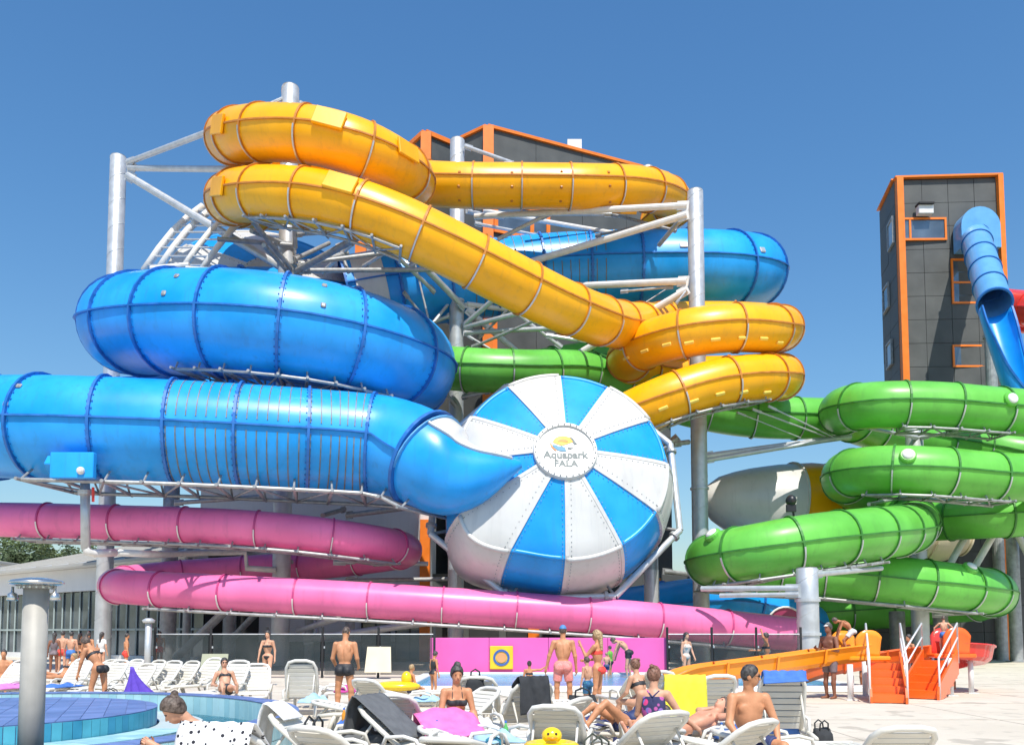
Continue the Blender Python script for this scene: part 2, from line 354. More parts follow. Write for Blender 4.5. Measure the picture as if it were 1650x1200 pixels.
# ------------------------------------------------------------------ swept slide tubes
class Path:
    def __init__(self, ctrl, r, ds=0.35):
        pts = []
        for c in ctrl: pts.append((P(c[0], c[1], c[2]), c[3] if len(c) > 3 else r))
        dense = []
        n = len(pts)
        for i in range(n - 1):
            p0, p1, p2, p3 = pts[max(i - 1, 0)], pts[i], pts[i + 1], pts[min(i + 2, n - 1)]
            # centripetal catmull-rom
            def kn(a, b): return max((b[0] - a[0]).length, 1e-3) ** 0.5
            t0 = 0.0; t1 = t0 + (kn(p0, p1) if i > 0 else 1.0); t2 = t1 + kn(p1, p2); t3 = t2 + (kn(p2, p3) if i < n - 2 else 1.0)
            q0 = p0[0] if i > 0 else p1[0] - (p2[0] - p1[0]) / (t2 - t1); q3 = p3[0] if i < n - 2 else p2[0] + (p2[0] - p1[0]) / (t2 - t1)
            for k in range(14):
                t = t1 + (t2 - t1) * k / 14
                A1 = q0 * ((t1 - t) / (t1 - t0)) + p1[0] * ((t - t0) / (t1 - t0)); A2 = p1[0] * ((t2 - t) / (t2 - t1)) + p2[0] * ((t - t1) / (t2 - t1)); A3 = p2[0] * ((t3 - t) / (t3 - t2)) + q3 * ((t - t2) / (t3 - t2))
                B1 = A1 * ((t2 - t) / (t2 - t0)) + A2 * ((t - t0) / (t2 - t0)); B2 = A2 * ((t3 - t) / (t3 - t1)) + A3 * ((t - t1) / (t3 - t1))
                dense.append((B1 * ((t2 - t) / (t2 - t1)) + B2 * ((t - t1) / (t2 - t1)), p1[1] + (p2[1] - p1[1]) * (k / 14)))
        dense.append(pts[-1])
        L = [0.0]
        for i in range(1, len(dense)): L.append(L[-1] + (dense[i][0] - dense[i - 1][0]).length)
        self.len = L[-1]; self.n = max(2, int(self.len / ds)); self.pts = []; self.rad = []
        A = np.array([list(d[0]) + [d[1]] for d in dense]); s = np.linspace(0, self.len, self.n + 1)
        X = np.stack([np.interp(s, L, A[:, k]) for k in range(4)], 1)
        for _ in range(3): X[1:-1, :3] = X[1:-1, :3] * .5 + (X[:-2, :3] + X[2:, :3]) * .25
        self.X = X; self.ds = self.len / self.n
    def at(self, s):
        f = min(max(s / self.ds, 0), self.n - 1e-6); i = int(f); t = f - i; X = self.X
        p = Vector((X[i] * (1 - t) + X[i + 1] * t)[:3]); r = X[i][3] * (1 - t) + X[i + 1][3] * t
        e = 0.6; a = max(0, f - e); b = min(self.n, f + e)
        g = lambda q: X[min(int(q), self.n - 1)][:3] * (1 - (q - min(int(q), self.n - 1))) + X[min(int(q), self.n - 1) + 1][:3] * (q - min(int(q), self.n - 1))
        d = Vector(g(b) - g(a)).normalized(); sd_ = d.cross(Vector((0, 0, 1))).normalized(); up = sd_.cross(d)
        return p, d, sd_, up, r
    def find(self, px, py, sw=1.0):
        """arc length and roll angle of the surface point the photograph shows at (px, py)"""
        best = None
        for k in range(0, self.n * 2 + 1):
            s = k * self.ds / 2; p, d, a, u, r = self.at(s)
            q = proj(p)
            if abs(q[0] - px) + abs(q[1] - py) > 220: continue
            tc_ = Vector((0, 0, CAMH)) - p
            for th in range(0, 360, 6):
                nv = a * math.sin(R(th)) + u * math.cos(R(th))
                if nv.dot(tc_) < 0.0: continue
                v = p + nv * r; q = proj(v); e = (q[0] - px) ** 2 + (q[1] - py) ** 2 + 0.2 * p.y * p.y * sw
                if best is None or e < best[0]: best = (e, s, R(th))
        return best[1], best[2]
def sweep(path, s0, s1, a0, a1, off=0.0, na=16, ns=None):
    """part of the tube wall between arc lengths and roll angles (0 = top, towards the side vector)"""
    ns = ns or max(2, int((s1 - s0) / 0.38)); V, Fc = [], []; full = abs(a1 - a0 - 2 * math.pi) < 1e-6; k = na if full else na + 1
    for j in range(ns + 1):
        p, d, sv, u, r = path.at(s0 + (s1 - s0) * j / ns)
        for i in range(k):
            a = a0 + (a1 - a0) * i / na; V.append(p + (sv * math.sin(a) + u * math.cos(a)) * (r + off))
    for j in range(ns):
        for i in range(na):
            q = j * k + i; q2 = j * k + (i + 1) % k; Fc.append((q, q2, q2 + k, q + k))
    return V, Fc
def band(path, s, wd, h0, h1, a0=0.0, a1=2 * math.pi, na=32):
    """a raised band round the tube at arc length s: inner radius r+h0, outer r+h1"""
    p, d, sv, u, r = path.at(s); full = abs(a1 - a0 - 2 * math.pi) < 1e-6; k = na if full else na + 1; V, Fc = [], []
    for dd, h in ((-wd / 2, h0), (-wd / 2, h1), (wd / 2, h1), (wd / 2, h0)):
        for i in range(k):
            a = a0 + (a1 - a0) * i / na; V.append(p + d * dd + (sv * math.sin(a) + u * math.cos(a)) * (r + h))
    for m in range(3 if full else 4):
        for i in range(na):
            a_, b_ = m * k + i, m * k + (i + 1) % k; c_, d_ = ((m + 1) % 4) * k + (i + 1) % k, ((m + 1) % 4) * k + i
            Fc.append((a_, b_, c_, d_))
    if not full: Fc += [(0, k, 2 * k, 3 * k), (3 * k + na, 2 * k + na, k + na, na)]
    return V, Fc
def rail(path, s0, s1, ang, h, wd, ht, ns=None):
    """a strip running along the tube at one roll angle"""
    ns = ns or max(2, int((s1 - s0) / 0.5)); V, Fc = [], []
    for j in range(ns + 1):
        p, d, sv, u, r = path.at(s0 + (s1 - s0) * j / ns); nv = sv * math.sin(ang) + u * math.cos(ang); t = d.cross(nv).normalized(); c = p + nv * (r + h)
        V += [c - t * wd / 2 - nv * .03, c - t * wd / 2 + nv * ht, c + t * wd / 2 + nv * ht, c + t * wd / 2 - nv * .03]
    for j in range(ns):
        for i in range(4): Fc.append((4 * j + i, 4 * j + (i + 1) % 4, 4 * j + 4 + (i + 1) % 4, 4 * j + 4 + i))
    return V, Fc + [(3, 2, 1, 0), tuple(4 * ns + i for i in range(4))]
def camside(path, s):
    p, d, sv, u, r = path.at(s); return 1.0 if sv.dot(Vector((0, 0, CAMH)) - p) > 0 else -1.0
def onslide(path, s, ang, size, h=0.0, b=0.02):
    """small box on the tube wall, size = (along, round, out)"""
    p, d, sv, u, r = path.at(s); nv = sv * math.sin(ang) + u * math.cos(ang); t = d.cross(nv).normalized(); c = p + nv * (r + h)
    v, f = box((0, 0, 0), size, b)
    return [c + d * a[0] + t * a[1] + nv * a[2] for a in v], f
def slide(root, path, m, m2, sec, ring=(0.10, 0.09), seams=True, clamp=None, bolts=False, s_start=0.0, two=True, jit=0.0, na=16):
    n = max(1, round((path.len - s_start) / sec)); L = (path.len - s_start) / n
    for i in range(n):
        s0 = s_start + i * L; s1 = s0 + L; s1 = min(s1, path.len - 1e-4)
        if two:
            # small real differences in how the shells were bolted together
            o_ = random.uniform(-.004, .004)
            obj('upper_shell', sweep(path, s0, s1, -math.pi / 2, math.pi / 2, o_, na), m, root, True)
            obj('lower_shell', sweep(path, s0, s1, math.pi / 2, 3 * math.pi / 2, o_, na), m, root, True)
        else: obj('tube_section', sweep(path, s0, s1, 0, 2 * math.pi, 0, 2 * na), m, root, True)
        if seams:
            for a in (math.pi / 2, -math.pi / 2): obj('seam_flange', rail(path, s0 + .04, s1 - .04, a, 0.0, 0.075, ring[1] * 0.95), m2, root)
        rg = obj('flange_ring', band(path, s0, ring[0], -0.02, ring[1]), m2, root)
        if clamp:
            c = camside(path, s0); a0, a1 = (R(100), R(185)) if c > 0 else (R(175), R(260))
            obj('clamp_strap', band(path, s0, ring[0] * .7, ring[1], ring[1] + .035, a0, a1, 12), clamp, rg)
        if bolts:
            vf = []
            for sgn in (-1, 1):
                for a in range(0, 360, 8): vf.append(onslide(path, s0 + sgn * (ring[0] / 2 + .035), R(a), (.05, .05, .06), 0.01, 0))
            b_ = obj('bolts', join(*vf), m2, rg); b_['kind'] = 'stuff'
    return L
def cradle(root, path, s0, s1, drop, half, n, m, r=0.07, web=True):
    """steel carrier running below a tube: two rails, cross bars and diagonals"""
    rows = []
    for k in range(n + 1):
        p, d, sv, u, rr = path.at(s0 + (s1 - s0) * k / n); b = p - Vector((0, 0, rr + drop)); sv = Vector((sv.x, sv.y, 0)).normalized()
        rows.append((b - sv * half, b + sv * half, p, rr, sv))
    for k in range(n):
        a, b = rows[k], rows[k + 1]
        obj('carrier_rail', cyl(a[0], b[0], r, 8), m, root); obj('carrier_rail', cyl(a[1], b[1], r, 8), m, root)
        if web: obj('web_bar', cyl(a[0] if k % 2 else a[1], b[1] if k % 2 else b[0], r * .6, 6), m, root)
    for a in rows:
        obj('cross_bar', cyl(a[0] - a[4] * .3, a[1] + a[4] * .3, r * .9, 8), m, root)
        for e, sg in ((a[0], -1), (a[1], 1)): obj('saddle_bar', cyl(e, a[2] - Vector((0, 0, a[3] * .86)) + a[4] * sg * a[3] * .42, r * .6, 6), m, root)

# ---- blue raft slide: upper loop, lower run into the big bowl
bp1 = Path([(470, 497, 51, 2.4), (330, 503, 48.3, 2.4), (208, 523, 43.5, 2.4), (270, 520, 39.8, 2.4), (400, 523, 38.5, 2.4), (520, 540, 39, 2.4), (610, 565, 40.5, 2.4), (660, 592, 43.5, 2.4),
            (560, 632, 47.5, 2.35), (430, 652, 49, 2.3), (250, 670, 49, 2.3), (60, 680, 48, 2.28), (-80, 686, 44, 2.25), (-70, 688, 39.5, 2.25), (20, 688, 37.6, 2.25), (110, 690, 37.0, 2.25), (300, 697, 37.5, 2.25), (480, 707, 38.2, 2.25), (570, 713, 38.8, 2.25), (625, 718, 38.9, 2.22), (658, 727, 38.6, 2.18), (686, 741, 38.2, 2.12)], 2.3)
B1 = empty('water_slide', G(300, 38), 'thick blue raft slide looping at left and running into the blue and white ball', 'water slide')
slide(B1, bp1, BLUE, BLUE2, 2.85, (0.11, 0.13), bolts=True, na=14)
# strip of translucent daylight ribs on the lower run
STRIP = mat('daylight_strip', (0.13, 0.15, 0.14), 0.5, var=0.25, scale=3)
sA, _ = bp1.find(262, 640); sB, _ = bp1.find(590, 660)
k = 0; nrib = 21
for i in range(nrib):
    s_ = sA + (sB - sA) * (i + .5) / nrib
    for a0, a1 in ((-84, 84), (96, 264)): obj('daylight_strip', band(bp1, s_, 0.05, -0.02, 0.014, R(a0), R(a1), 24), STRIP, B1)
cs = camside(bp1, sA)
for px, py in ((285, 445), (262, 475), (520, 462), (522, 494), (10, 653), (32, 620)):
    s_, a_ = bp1.find(px, py); o = obj('lens', onslide(bp1, s_, a_, (.24, .24, .10), 0.02, .05), STEELD, B1)
s_, a_ = bp1.find(118, 752); cb = obj('control_box', onslide(bp1, s_, a_, (1.75, 1.0, .5), 0.25, .03), BLUE, B1)
p, d, sv, u, r = bp1.at(s_); 
cb2 = P(118, 750, p.y - 2.4); obj('access_hatch', box(P(118, 750, p.y - 2.35), (1.75, .3, 1.05), .03), BLUE, cb); obj('hatch_lamp', sphere(P(130, 758, p.y - 2.55), .16), WSTEEL, cb)
LBLUE_ = mat('faded_blue_flange', (0.10, 0.36, 0.66), .4, var=.15, streak=.4)
# cone of the slide opening into the bowl
bp1c = Path([(686, 741, 38.2, 2.12), (704, 753, 37.95, 2.06), (730, 765, 37.7, 1.86), (768, 765, 37.45, 1.30), (805, 756, 37.3, .72), (840, 748, 37.3, .16)], 2.0, 0.2)
obj('mouth_cone', sweep(bp1c, 0, bp1c.len, 0, 2 * math.pi, 0, 32), BLUE, B1, True)
c_ = camside(bp1c, .5)
obj('mouth_panel', sweep(bp1c, 0.05, bp1c.len * .93, R(-25 * c_), R(40 * c_), 0.05, 12), WHITEF, B1, True)
obj('seam_flange', rail(bp1c, 0.05, bp1c.len * .93, R(41 * c_), 0.0, 0.1, 0.12, 14), WHITEF, B1)
obj('flange_ring', band(bp1, bp1.len - .02, .16, -0.05, .20), BLUE2, B1)
obj('flange_ring', band(bp1c, 0.10, .06, -0.05, .15), LBLUE_, B1)

# ---- blue slide behind, right
bp2 = Path([(560, 480, 52, 2.4), (640, 466, 52.5, 2.4), (760, 452, 53.5, 2.4), (900, 439, 54, 2.4), (1040, 434, 54, 2.4), (1150, 434, 54.3, 2.4), (1200, 437, 56, 2.4), (1209, 440, 58.5, 2.4), (1170, 442, 61.5, 2.4), (1080, 442, 63, 2.4)], 2.4)
B2 = empty('water_slide', G(900, 54), 'thick blue slide behind the tall right column, curving round at its right end', 'water slide')
slide(B2, bp2, BLUE, BLUE2, 3.0, (0.12, 0.13), bolts=True, na=14)
for px, py in ((1100, 395), (1229, 401)): 
    s_, a_ = bp2.find(px, py); obj('lens', onslide(bp2, s_, a_, (.5, .36, .1), 0.02, .05), STEEL, B2)
sA, _ = bp2.find(760, 440); sB, _ = bp2.find(985, 430)
for i in range(16):
    s_ = sA + (sB - sA) * (i + .5) / 16
    for a0, a1 in ((-84, 84), (96, 264)): obj('daylight_strip', band(bp2, s_, 0.05, -0.02, 0.014, R(a0), R(a1), 20), STRIP, B2)
s0_, _ = bp2.find(568, 440); s1_, _ = bp2.find(618, 440)
obj('white_sleeve', sweep(bp2, min(s0_, s1_), max(s0_, s1_), 0, 2 * math.pi, .05, 32), WHITEF, B2, True)
# ---- blue tube low in the back, in shade
bp3 = Path([(1010, 985, 54), (1090, 975, 52), (1170, 968, 51), (1250, 985, 52), (1300, 1010, 54)], 1.5)
B3 = empty('water_slide', G(1150, 52), 'dark blue slide tube low in the shade behind the pink slide', 'water slide')
slide(B3, bp3, BLUE, BLUE2, 2.8, (0.1, 0.1), na=10)

# ---- yellow tube slide
yp = Path([(1060, 360, 58), (1085, 335, 55.5), (1068, 313, 52), (1020, 303, 49.8), (940, 301, 48.6), (840, 300, 48.5), (740, 299, 48.5), (660, 293, 49.3), (560, 272, 50), (470, 248, 49.8), (400, 232, 47.5), (371, 223, 43.5), (395, 216, 40.4), (450, 214, 38.6), (520, 221, 38), (590, 243, 38.3), (640, 270, 39.7), (661, 290, 42.5), (640, 310, 46.5), (560, 326, 49.2), (470, 336, 49.6), (400, 330, 47.5), (371, 321, 43.5), (395, 314, 40.3), (460, 314, 38.2), (540, 326, 37.6), (620, 352, 37.6), (720, 398, 38.2), (820, 450, 39.4), (900, 490, 41), (955, 512, 43), (1010, 524, 47), (1080, 521, 51), (1170, 519, 52.5), (1240, 524, 51), (1258, 529, 48), (1232, 530, 45.4), (1180, 528, 44.5), (1110, 536, 44.6), (1050, 553, 46), (1013, 575, 48.8), (1040, 597, 51.8), (1120, 606, 52.8), (1205, 606, 51.8), (1257, 607, 48.5), (1232, 608, 45.5), (1180, 613, 44.5), (1120, 627, 44.2), (1065, 647, 44.2), (1010, 672, 44.8), (950, 705, 46.5)], 1.25)
Y = empty('water_slide', G(640, 42), 'yellow tube slide with double loops at upper left and right', 'water slide')
slide(Y, yp, YEL, YEL2, 2.75, (0.10, 0.075), clamp=STEEL, na=12)
for px, py, sz in ((352, 203, (1.5, .9, .14)), (532, 190, (1.4, .9, .16)), (655, 243, (1.3, .8, .14)), (352, 300, (1.5, .9, .14)), (546, 294, (1.4, .9, .16)), (1005, 352, (1.2, .9, .3))):
    s_, a_ = yp.find(px, py); obj('cover_box', onslide(yp, s_, a_, sz, .05, .03), YEL, Y)
LYEL = mat('pale_yellow_tab', (0.95, 0.62, 0.10), 0.4)
for px, py in ((1010, 576), (1038, 567), (1074, 557), (1113, 551), (1155, 546), (1195, 545), (1230, 545), (1258, 551), (1070, 657), (1117, 646), (1159, 635), (1200, 632), (1234, 631), (1262, 637)):
    s_, a_ = yp.find(px, py); obj('step_tab', onslide(yp, s_, a_, (.5, .16, .14), .03, .03), LYEL, Y)
for x in (738, 823, 904, 983):
    for py in (277, 301, 324):
        s_, a_ = yp.find(x, py); o = obj('lens', onslide(yp, s_, a_, (.16, .16, .08), .01, .04), YEL2, Y)

# ---- green tube slide
gp = Path([(690, 590, 50), (760, 596, 49), (850, 599, 49.2), (940, 600, 50.5), (1010, 617, 51.5), (1090, 648, 51.6), (1190, 669, 51.5), (1290, 674, 51.6), (1400, 673, 54), (1550, 668, 55.5), (1680, 668, 54), (1740, 668, 50.5), (1700, 668, 47), (1610, 662, 45.6), (1500, 653, 45.4), (1405, 653, 46), (1357, 661, 48.6), (1395, 687, 52.5), (1500, 710, 54), (1620, 728, 54), (1720, 745, 52), (1745, 757, 48.5), (1695, 769, 45.4), (1600, 768, 44), (1500, 759, 43.6), (1415, 757, 44.4), (1362, 765, 47), (1385, 792, 50.5), (1430, 812, 51.5), (1468, 832, 49.5), (1472, 847, 46), (1446, 855, 42.8), (1385, 862, 40.4), (1300, 873, 39.1), (1220, 887, 39.2), (1163, 898, 40.8), (1145, 907, 43.8), (1185, 915, 46.8), (1290, 921, 47.2), (1400, 929, 46.4), (1500, 940, 46), (1570, 949, 47.2), (1602, 956, 49.8), (1570, 967, 53), (1450, 978, 54.5), (1300, 988, 55)], 1.25)
GS = empty('water_slide', G(1420, 46), 'green tube slide stacked in coils at the right', 'water slide')
slide(GS, gp, GRN, GRN2, 2.55, (0.10, 0.075), clamp=STEEL, na=12)
gp2 = Path([(840, 600, 53), (900, 590, 54), (960, 580, 55), (1030, 578, 57)], 1.25)
G2 = empty('water_slide', G(930, 54), 'short stretch of green tube behind the yellow right loops', 'water slide'); slide(G2, gp2, GRN, GRN2, 2.5, (.1, .075), na=10)
gp3 = Path([(1462, 838, 52.5), (1520, 836, 50.5), (1590, 832, 49.0), (1700, 826, 48.8)], 1.25)
slide(GS, gp3, GRN, GRN2, 2.5, (.1, .075), na=10)
LAMPW = mat('white_lens', (0.8, 0.8, 0.76), 0.25)
for px, py in ((1628, 645), (1460, 735), (1148, 862), (1564, 916)):
    s_, a_ = gp.find(px, py); p, d, sv, u, r = gp.at(s_); nv = sv * math.sin(a_) + u * math.cos(a_)
    o = obj('round_lamp', lathe([(-.05, .42), (.10, .40), (.16, .34)], p + nv * r, nv, 18), GRN, GS)
    obj('lens', lathe([(.10, .30), (.22, .27), (.27, .16), (.28, .001)], p + nv * r, nv, 18), LAMPW, o, True)
s_, a_ = gp.find(1293, 838); p, d, sv, u, r = gp.at(s_)
cam_ = empty('security_camera', p + u * r, 'small black camera on top of the front green coil', 'camera')
obj('bracket', cyl(p + u * (r - .02), p + u * (r + .6), .05), BLACK, cam_); obj('housing', sphere(p + u * (r + .72), (.24, .3, .26)), BLACK, cam_, True); obj('arm', box(p + u * (r + .35) + Vector((-.1, -.1, 0)), (.45, .12, .35), .03), BLACK, cam_)

# ---- pink tube slide
pp = Path([(-160, 834, 43), (-60, 836, 40.8), (60, 838, 39.7), (200, 842, 39.3), (300, 845, 39), (400, 850, 39), (500, 859, 39.3), (580, 870, 40), (635, 879, 41.3), (656, 887, 43.3), (620, 896, 45.6), (520, 909, 47), (400, 918, 47.5), (290, 926, 46.8), (210, 935, 45), (184, 943, 42.6), (212, 946, 40.4), (300, 951, 39.5), (400, 956, 39), (550, 964, 39), (700, 973, 39), (850, 983, 39.2), (1000, 994, 39.6), (1100, 1003, 40), (1200, 1013, 40.4), (1278, 1021, 40.8)], 0.8)
PK = empty('water_slide', G(600, 40), 'thin pink tube slide running low below the blue slides', 'water slide')
slide(PK, pp, PNK, PNK2, 3.3, (0.075, 0.055), seams=False, clamp=WSTEEL, two=False, na=14)

# ---- steel carriers under the tubes
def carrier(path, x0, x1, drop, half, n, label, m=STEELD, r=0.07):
    s0, _ = path.find(*x0); s1, _ = path.find(*x1); p = path.at(s0)[0]
    e = empty('slide_carrier', (p.x, p.y, 0), label, 'steel frame'); cradle(e, path, min(s0, s1), max(s0, s1), drop, half, n, m, r); return e
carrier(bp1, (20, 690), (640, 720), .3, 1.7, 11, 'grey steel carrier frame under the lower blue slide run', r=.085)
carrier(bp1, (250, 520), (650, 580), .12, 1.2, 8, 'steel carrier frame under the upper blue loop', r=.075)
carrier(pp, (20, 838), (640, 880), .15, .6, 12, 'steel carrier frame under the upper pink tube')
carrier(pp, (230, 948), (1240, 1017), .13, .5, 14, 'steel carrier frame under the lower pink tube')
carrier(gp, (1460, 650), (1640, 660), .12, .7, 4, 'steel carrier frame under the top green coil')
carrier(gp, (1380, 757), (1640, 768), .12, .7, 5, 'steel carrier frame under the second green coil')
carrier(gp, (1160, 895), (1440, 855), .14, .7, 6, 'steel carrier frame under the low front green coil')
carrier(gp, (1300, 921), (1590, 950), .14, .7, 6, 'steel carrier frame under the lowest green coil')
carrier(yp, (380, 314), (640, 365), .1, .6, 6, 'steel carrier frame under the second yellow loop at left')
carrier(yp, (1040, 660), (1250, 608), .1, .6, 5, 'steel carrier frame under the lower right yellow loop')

# ---- the blue and white ball (raft bowl)
def bowl(name, cpx, rr, elev, azim, hubpx, label, big=True, spin=0.0, scale=1.0):
    c = P(*cpx); a = Vector((math.sin(azim) * math.cos(elev), -math.cos(azim) * math.cos(elev), math.sin(elev)))
    er = Vector((math.cos(azim), math.sin(azim), 0)); eu = er.cross(a) * -1
    if eu.z < 0: eu = -eu
    root = empty(name, (c.x, c.y, 0), label, 'water slide')
    k = rr / 165.0                                   # metres for one photograph pixel on the rim
    dome = [(34, 46), (30, 62), (24, 88), (16, 116), (8, 142), (1, 161), (-2, 165)]
    side = [(-2, 165), (-14, 173), (-32, 181), (-60, 189), (-90, 191), (-120, 187), (-150, 174), (-172, 150), (-185, 110)]
    def bump(t):
        t = math.degrees(t - spin) % 360; x = (t - 229) / 24.0; return 1 + (0.17 * math.exp(-x * x * 1.6) if big else 0)
    def pt(th, u_, r_, off=0.0):
        bb = 1 + (bump(th) - 1) * min(1, max(0, (r_ - 60) / 90.0)); th_ = th
        rad = (r_ * k * bb + off); return c + a * (u_ * k + off * .35) + er * (math.sin(th_) * rad) + eu * (math.cos(th_) * rad)
    def patch(t0, t1, prof, off, na=8):
        V, Fc = [], []; n = len(prof)
        for j in range(n):
            for i in range(na + 1): V.append(pt(t0 + (t1 - t0) * i / na, prof[j][0], prof[j][1], off))
        for j in range(n - 1):
            for i in range(na): q = j * (na + 1) + i; Fc.append((q, q + 1, q + na + 2, q + na + 1))
        return V, Fc
    def strip(th, prof, wd, h0, h1):
        V, Fc = [], []
        for u_, r_ in prof:
            t = (er * math.cos(th) - eu * math.sin(th))
            V += [pt(th, u_, r_, h0) - t * wd / 2, pt(th, u_, r_, h1) - t * wd / 2, pt(th, u_, r_, h1) + t * wd / 2, pt(th, u_, r_, h0) + t * wd / 2]
        for j in range(len(prof) - 1):
            for i in range(4): Fc.append((4 * j + i, 4 * j + (i + 1) % 4, 4 * j + 4 + (i + 1) % 4, 4 * j + 4 + i))
        return V, Fc + [(0, 1, 2, 3)]
    def insert(prof, m=2):
        out = []
        for i in range(len(prof) - 1):
            for j in range(m): t = j / m; out.append((prof[i][0] * (1 - t) + prof[i + 1][0] * t, prof[i][1] * (1 - t) + prof[i + 1][1] * t))
        return out + [prof[-1]]
    bv = []
    for i in range(12):
        t0 = spin + i * math.pi / 6; t1 = t0 + math.pi / 6; blue = i % 2 == 0; e = 0.012
        m_ = BLUE if blue else WHITEF; off = -0.07 if blue else 0.02
        obj('dome_panel', patch(t0 + e, t1 - e, dome, off), m_, root, True)
        obj('wall_panel', patch(t0 + e, t1 - e, side, off), m_, root, True)
        obj('rib', strip(t0, insert(dome), .16, -.25, .055), WHITEF, root)
        obj('rib', strip(t0, insert(side), .16, -.25, .055), WHITEF, root)
        # rim bead where dome and wall meet
        obj('rim_bead', tubeline([pt(t0 + (t1 - t0) * q / 8, -3, 166.5, off) for q in range(9)], .11, 8), m_, root, True)
        for prof in (insert(dome, 3), insert(side, 3)):
            for u_, r_ in prof[1:]:
                for sg in (-1, 1):
                    q = pt(t0 + sg * .19 / max(.5, r_ * k), u_, r_, .03); bv.append(box(q, (.036, .036, .036)))
    b_ = obj('bolts', join(*bv), BOLT, root); b_['kind'] = 'stuff'
    hb = obj('hub', lathe([(34 * k - .15, 50 * k), (34 * k + .10, 50 * k), (34 * k + .16, 48.5 * k), (34 * k + .16, 44.5 * k), (34 * k + .06, 43.5 * k), (34 * k + .05, .001)], c, a, 48), WHITEF, root)
    ring = []
    for i in range(30):
        t = 2 * math.pi * i / 30; ring.append(box(c + a * (34 * k + .17) + (er * math.sin(t) + eu * math.cos(t)) * 46.5 * k, (.06, .06, .06)))
    r_ = obj('hub_bolts', join(*ring), BOLT, hb); r_['kind'] = 'stuff'
    return root, c, a, er, eu, k, hb, pt
BW, bc, ba, ber, beu, bk, bhub, bpt = bowl('raft_bowl', (907, 745, 39.0), 4.72, R(19), R(3), None, 'big blue and white striped ball with a round white logo plate')
# printed plate on the hub
base = bc + ba * (34 * bk + .056)
def onhub(x, y, h=0.0): return base + ber * (x * bk) + beu * (y * bk) + ba * h
def flat(name, pts, m, h): 
    vf = ([onhub(x, y, h) for x, y in pts] + [onhub(x, y, h + .012) for x, y in pts], None); n = len(pts)
    return obj(name, (vf[0], [tuple(range(n, 2 * n))] + [(i, (i + 1) % n, n + (i + 1) % n, n + i) for i in range(n)]), m, bhub)
LY = mat('logo_yellow', (0.85, 0.48, 0.03), .5); LO = mat('logo_orange', (0.80, 0.24, 0.03), .5); LT = mat('logo_teal', (0.03, 0.22, 0.36), .5); LG = mat('logo_grey', (0.10, 0.13, 0.13), .5)
cx_, cy_ = -3, 13
arc = lambda r, a0, a1, n=16, sx=1.15: [(cx_ + r * sx * math.cos(R(a0 + (a1 - a0) * i / n)), cy_ + r * .95 * math.sin(R(a0 + (a1 - a0) * i / n))) for i in range(n + 1)]
flat('logo_sun', arc(14, 12, 172) + [(cx_ - 10, cy_ - 1), (cx_ - 2, cy_ - 4), (cx_ + 6, cy_ - 1)], LY, .01)
flat('logo_sun_band', arc(8, 20, 160) + [(cx_ - 3, cy_ + 3), (cx_ + 6, cy_ + 2)], LO, .024)
flat('logo_wave', arc(15, 190, 285) + [(cx_ + 3, cy_ - 8), (cx_ - 2, cy_ - 5), (cx_ - 7, cy_ - 6), (cx_ - 11, cy_ - 3)], LT, .01)
flat('logo_swoosh', arc(17.5, 175, 235, 10) + arc(15.8, 235, 185, 10), LO, .022)
flat('logo_curl', [(cx_ + 10, cy_ + 12), (cx_ + 16, cy_ + 9), (cx_ + 19, cy_ + 3), (cx_ + 22, cy_ - 1), (cx_ + 17, cy_ - 2), (cx_ + 15, cy_ + 4), (cx_ + 12, cy_ + 9)], LG, .022)
flat('logo_line', [(cx_ + 6, cy_ - 9), (cx_ + 12, cy_ - 10), (cx_ + 18, cy_ - 5), (cx_ + 13, cy_ - 8), (cx_ + 8, cy_ - 7)], LG, .022)
def text_mesh(body, size, m, extrude=0.006, name='lettering'):
    cu = bpy.data.curves.new('t', 'FONT'); cu.body = body; cu.align_x = 'CENTER'; cu.size = size; cu.extrude = extrude; cu.offset = size * .03
    to = bpy.data.objects.new('t', cu); C.objects.link(to); bpy.context.view_layer.update()
    me = bpy.data.meshes.new_from_object(to.evaluated_get(bpy.context.evaluated_depsgraph_get())); bpy.data.objects.remove(to); bpy.data.curves.remove(cu)
    me.materials.clear(); me.materials.append(m); return me
for body, y, sz in (('Aquapark', -13, 17.5), ('FALA', -28, 16.0)):
    me = text_mesh(body, sz * bk, LG); o = put('lettering', me, bhub)
    M_ = Matrix((ber, beu, ba)).transposed().to_4x4(); M_.translation = onhub(0, y, .012) - ORG[BW.name]
    me.transform(M_)
# octagonal pipe frame that carries the ball
fr = empty('bowl_frame', (bc.x, bc.y + 3, 0), 'octagonal galvanised pipe frame round the back of the ball', 'steel frame')
oc = [bpt(R(a), -78, 214) for a in range(22, 382, 45)]
for i in range(8):
    obj('pipe', cyl(oc[i], oc[(i + 1) % 8], .16, 12), STEEL, fr); 
    d_ = (oc[(i + 1) % 8] - oc[i]).normalized(); obj('pipe_flange', cyl(oc[i] + d_ * .35, oc[i] + d_ * .5, .26, 14), STEELD, fr)
    obj('stay', cyl(oc[i], bpt(R(22 + 45 * i), -90, 188), .07, 8), STEELD, fr)
for px in (735, 1050):
    g = P(px, 950, 43.6); obj('post', cyl((g.x, g.y, 0), g + Vector((0, 0, 1.0)), .38, 18), STEEL, fr)
# second striped bowl behind the loops
bowl('raft_bowl', (438, 478, 50.0), 6.0, R(30), R(20), None, 'striped white and blue bowl half hidden behind the yellow left loops', big=False, spin=R(8))
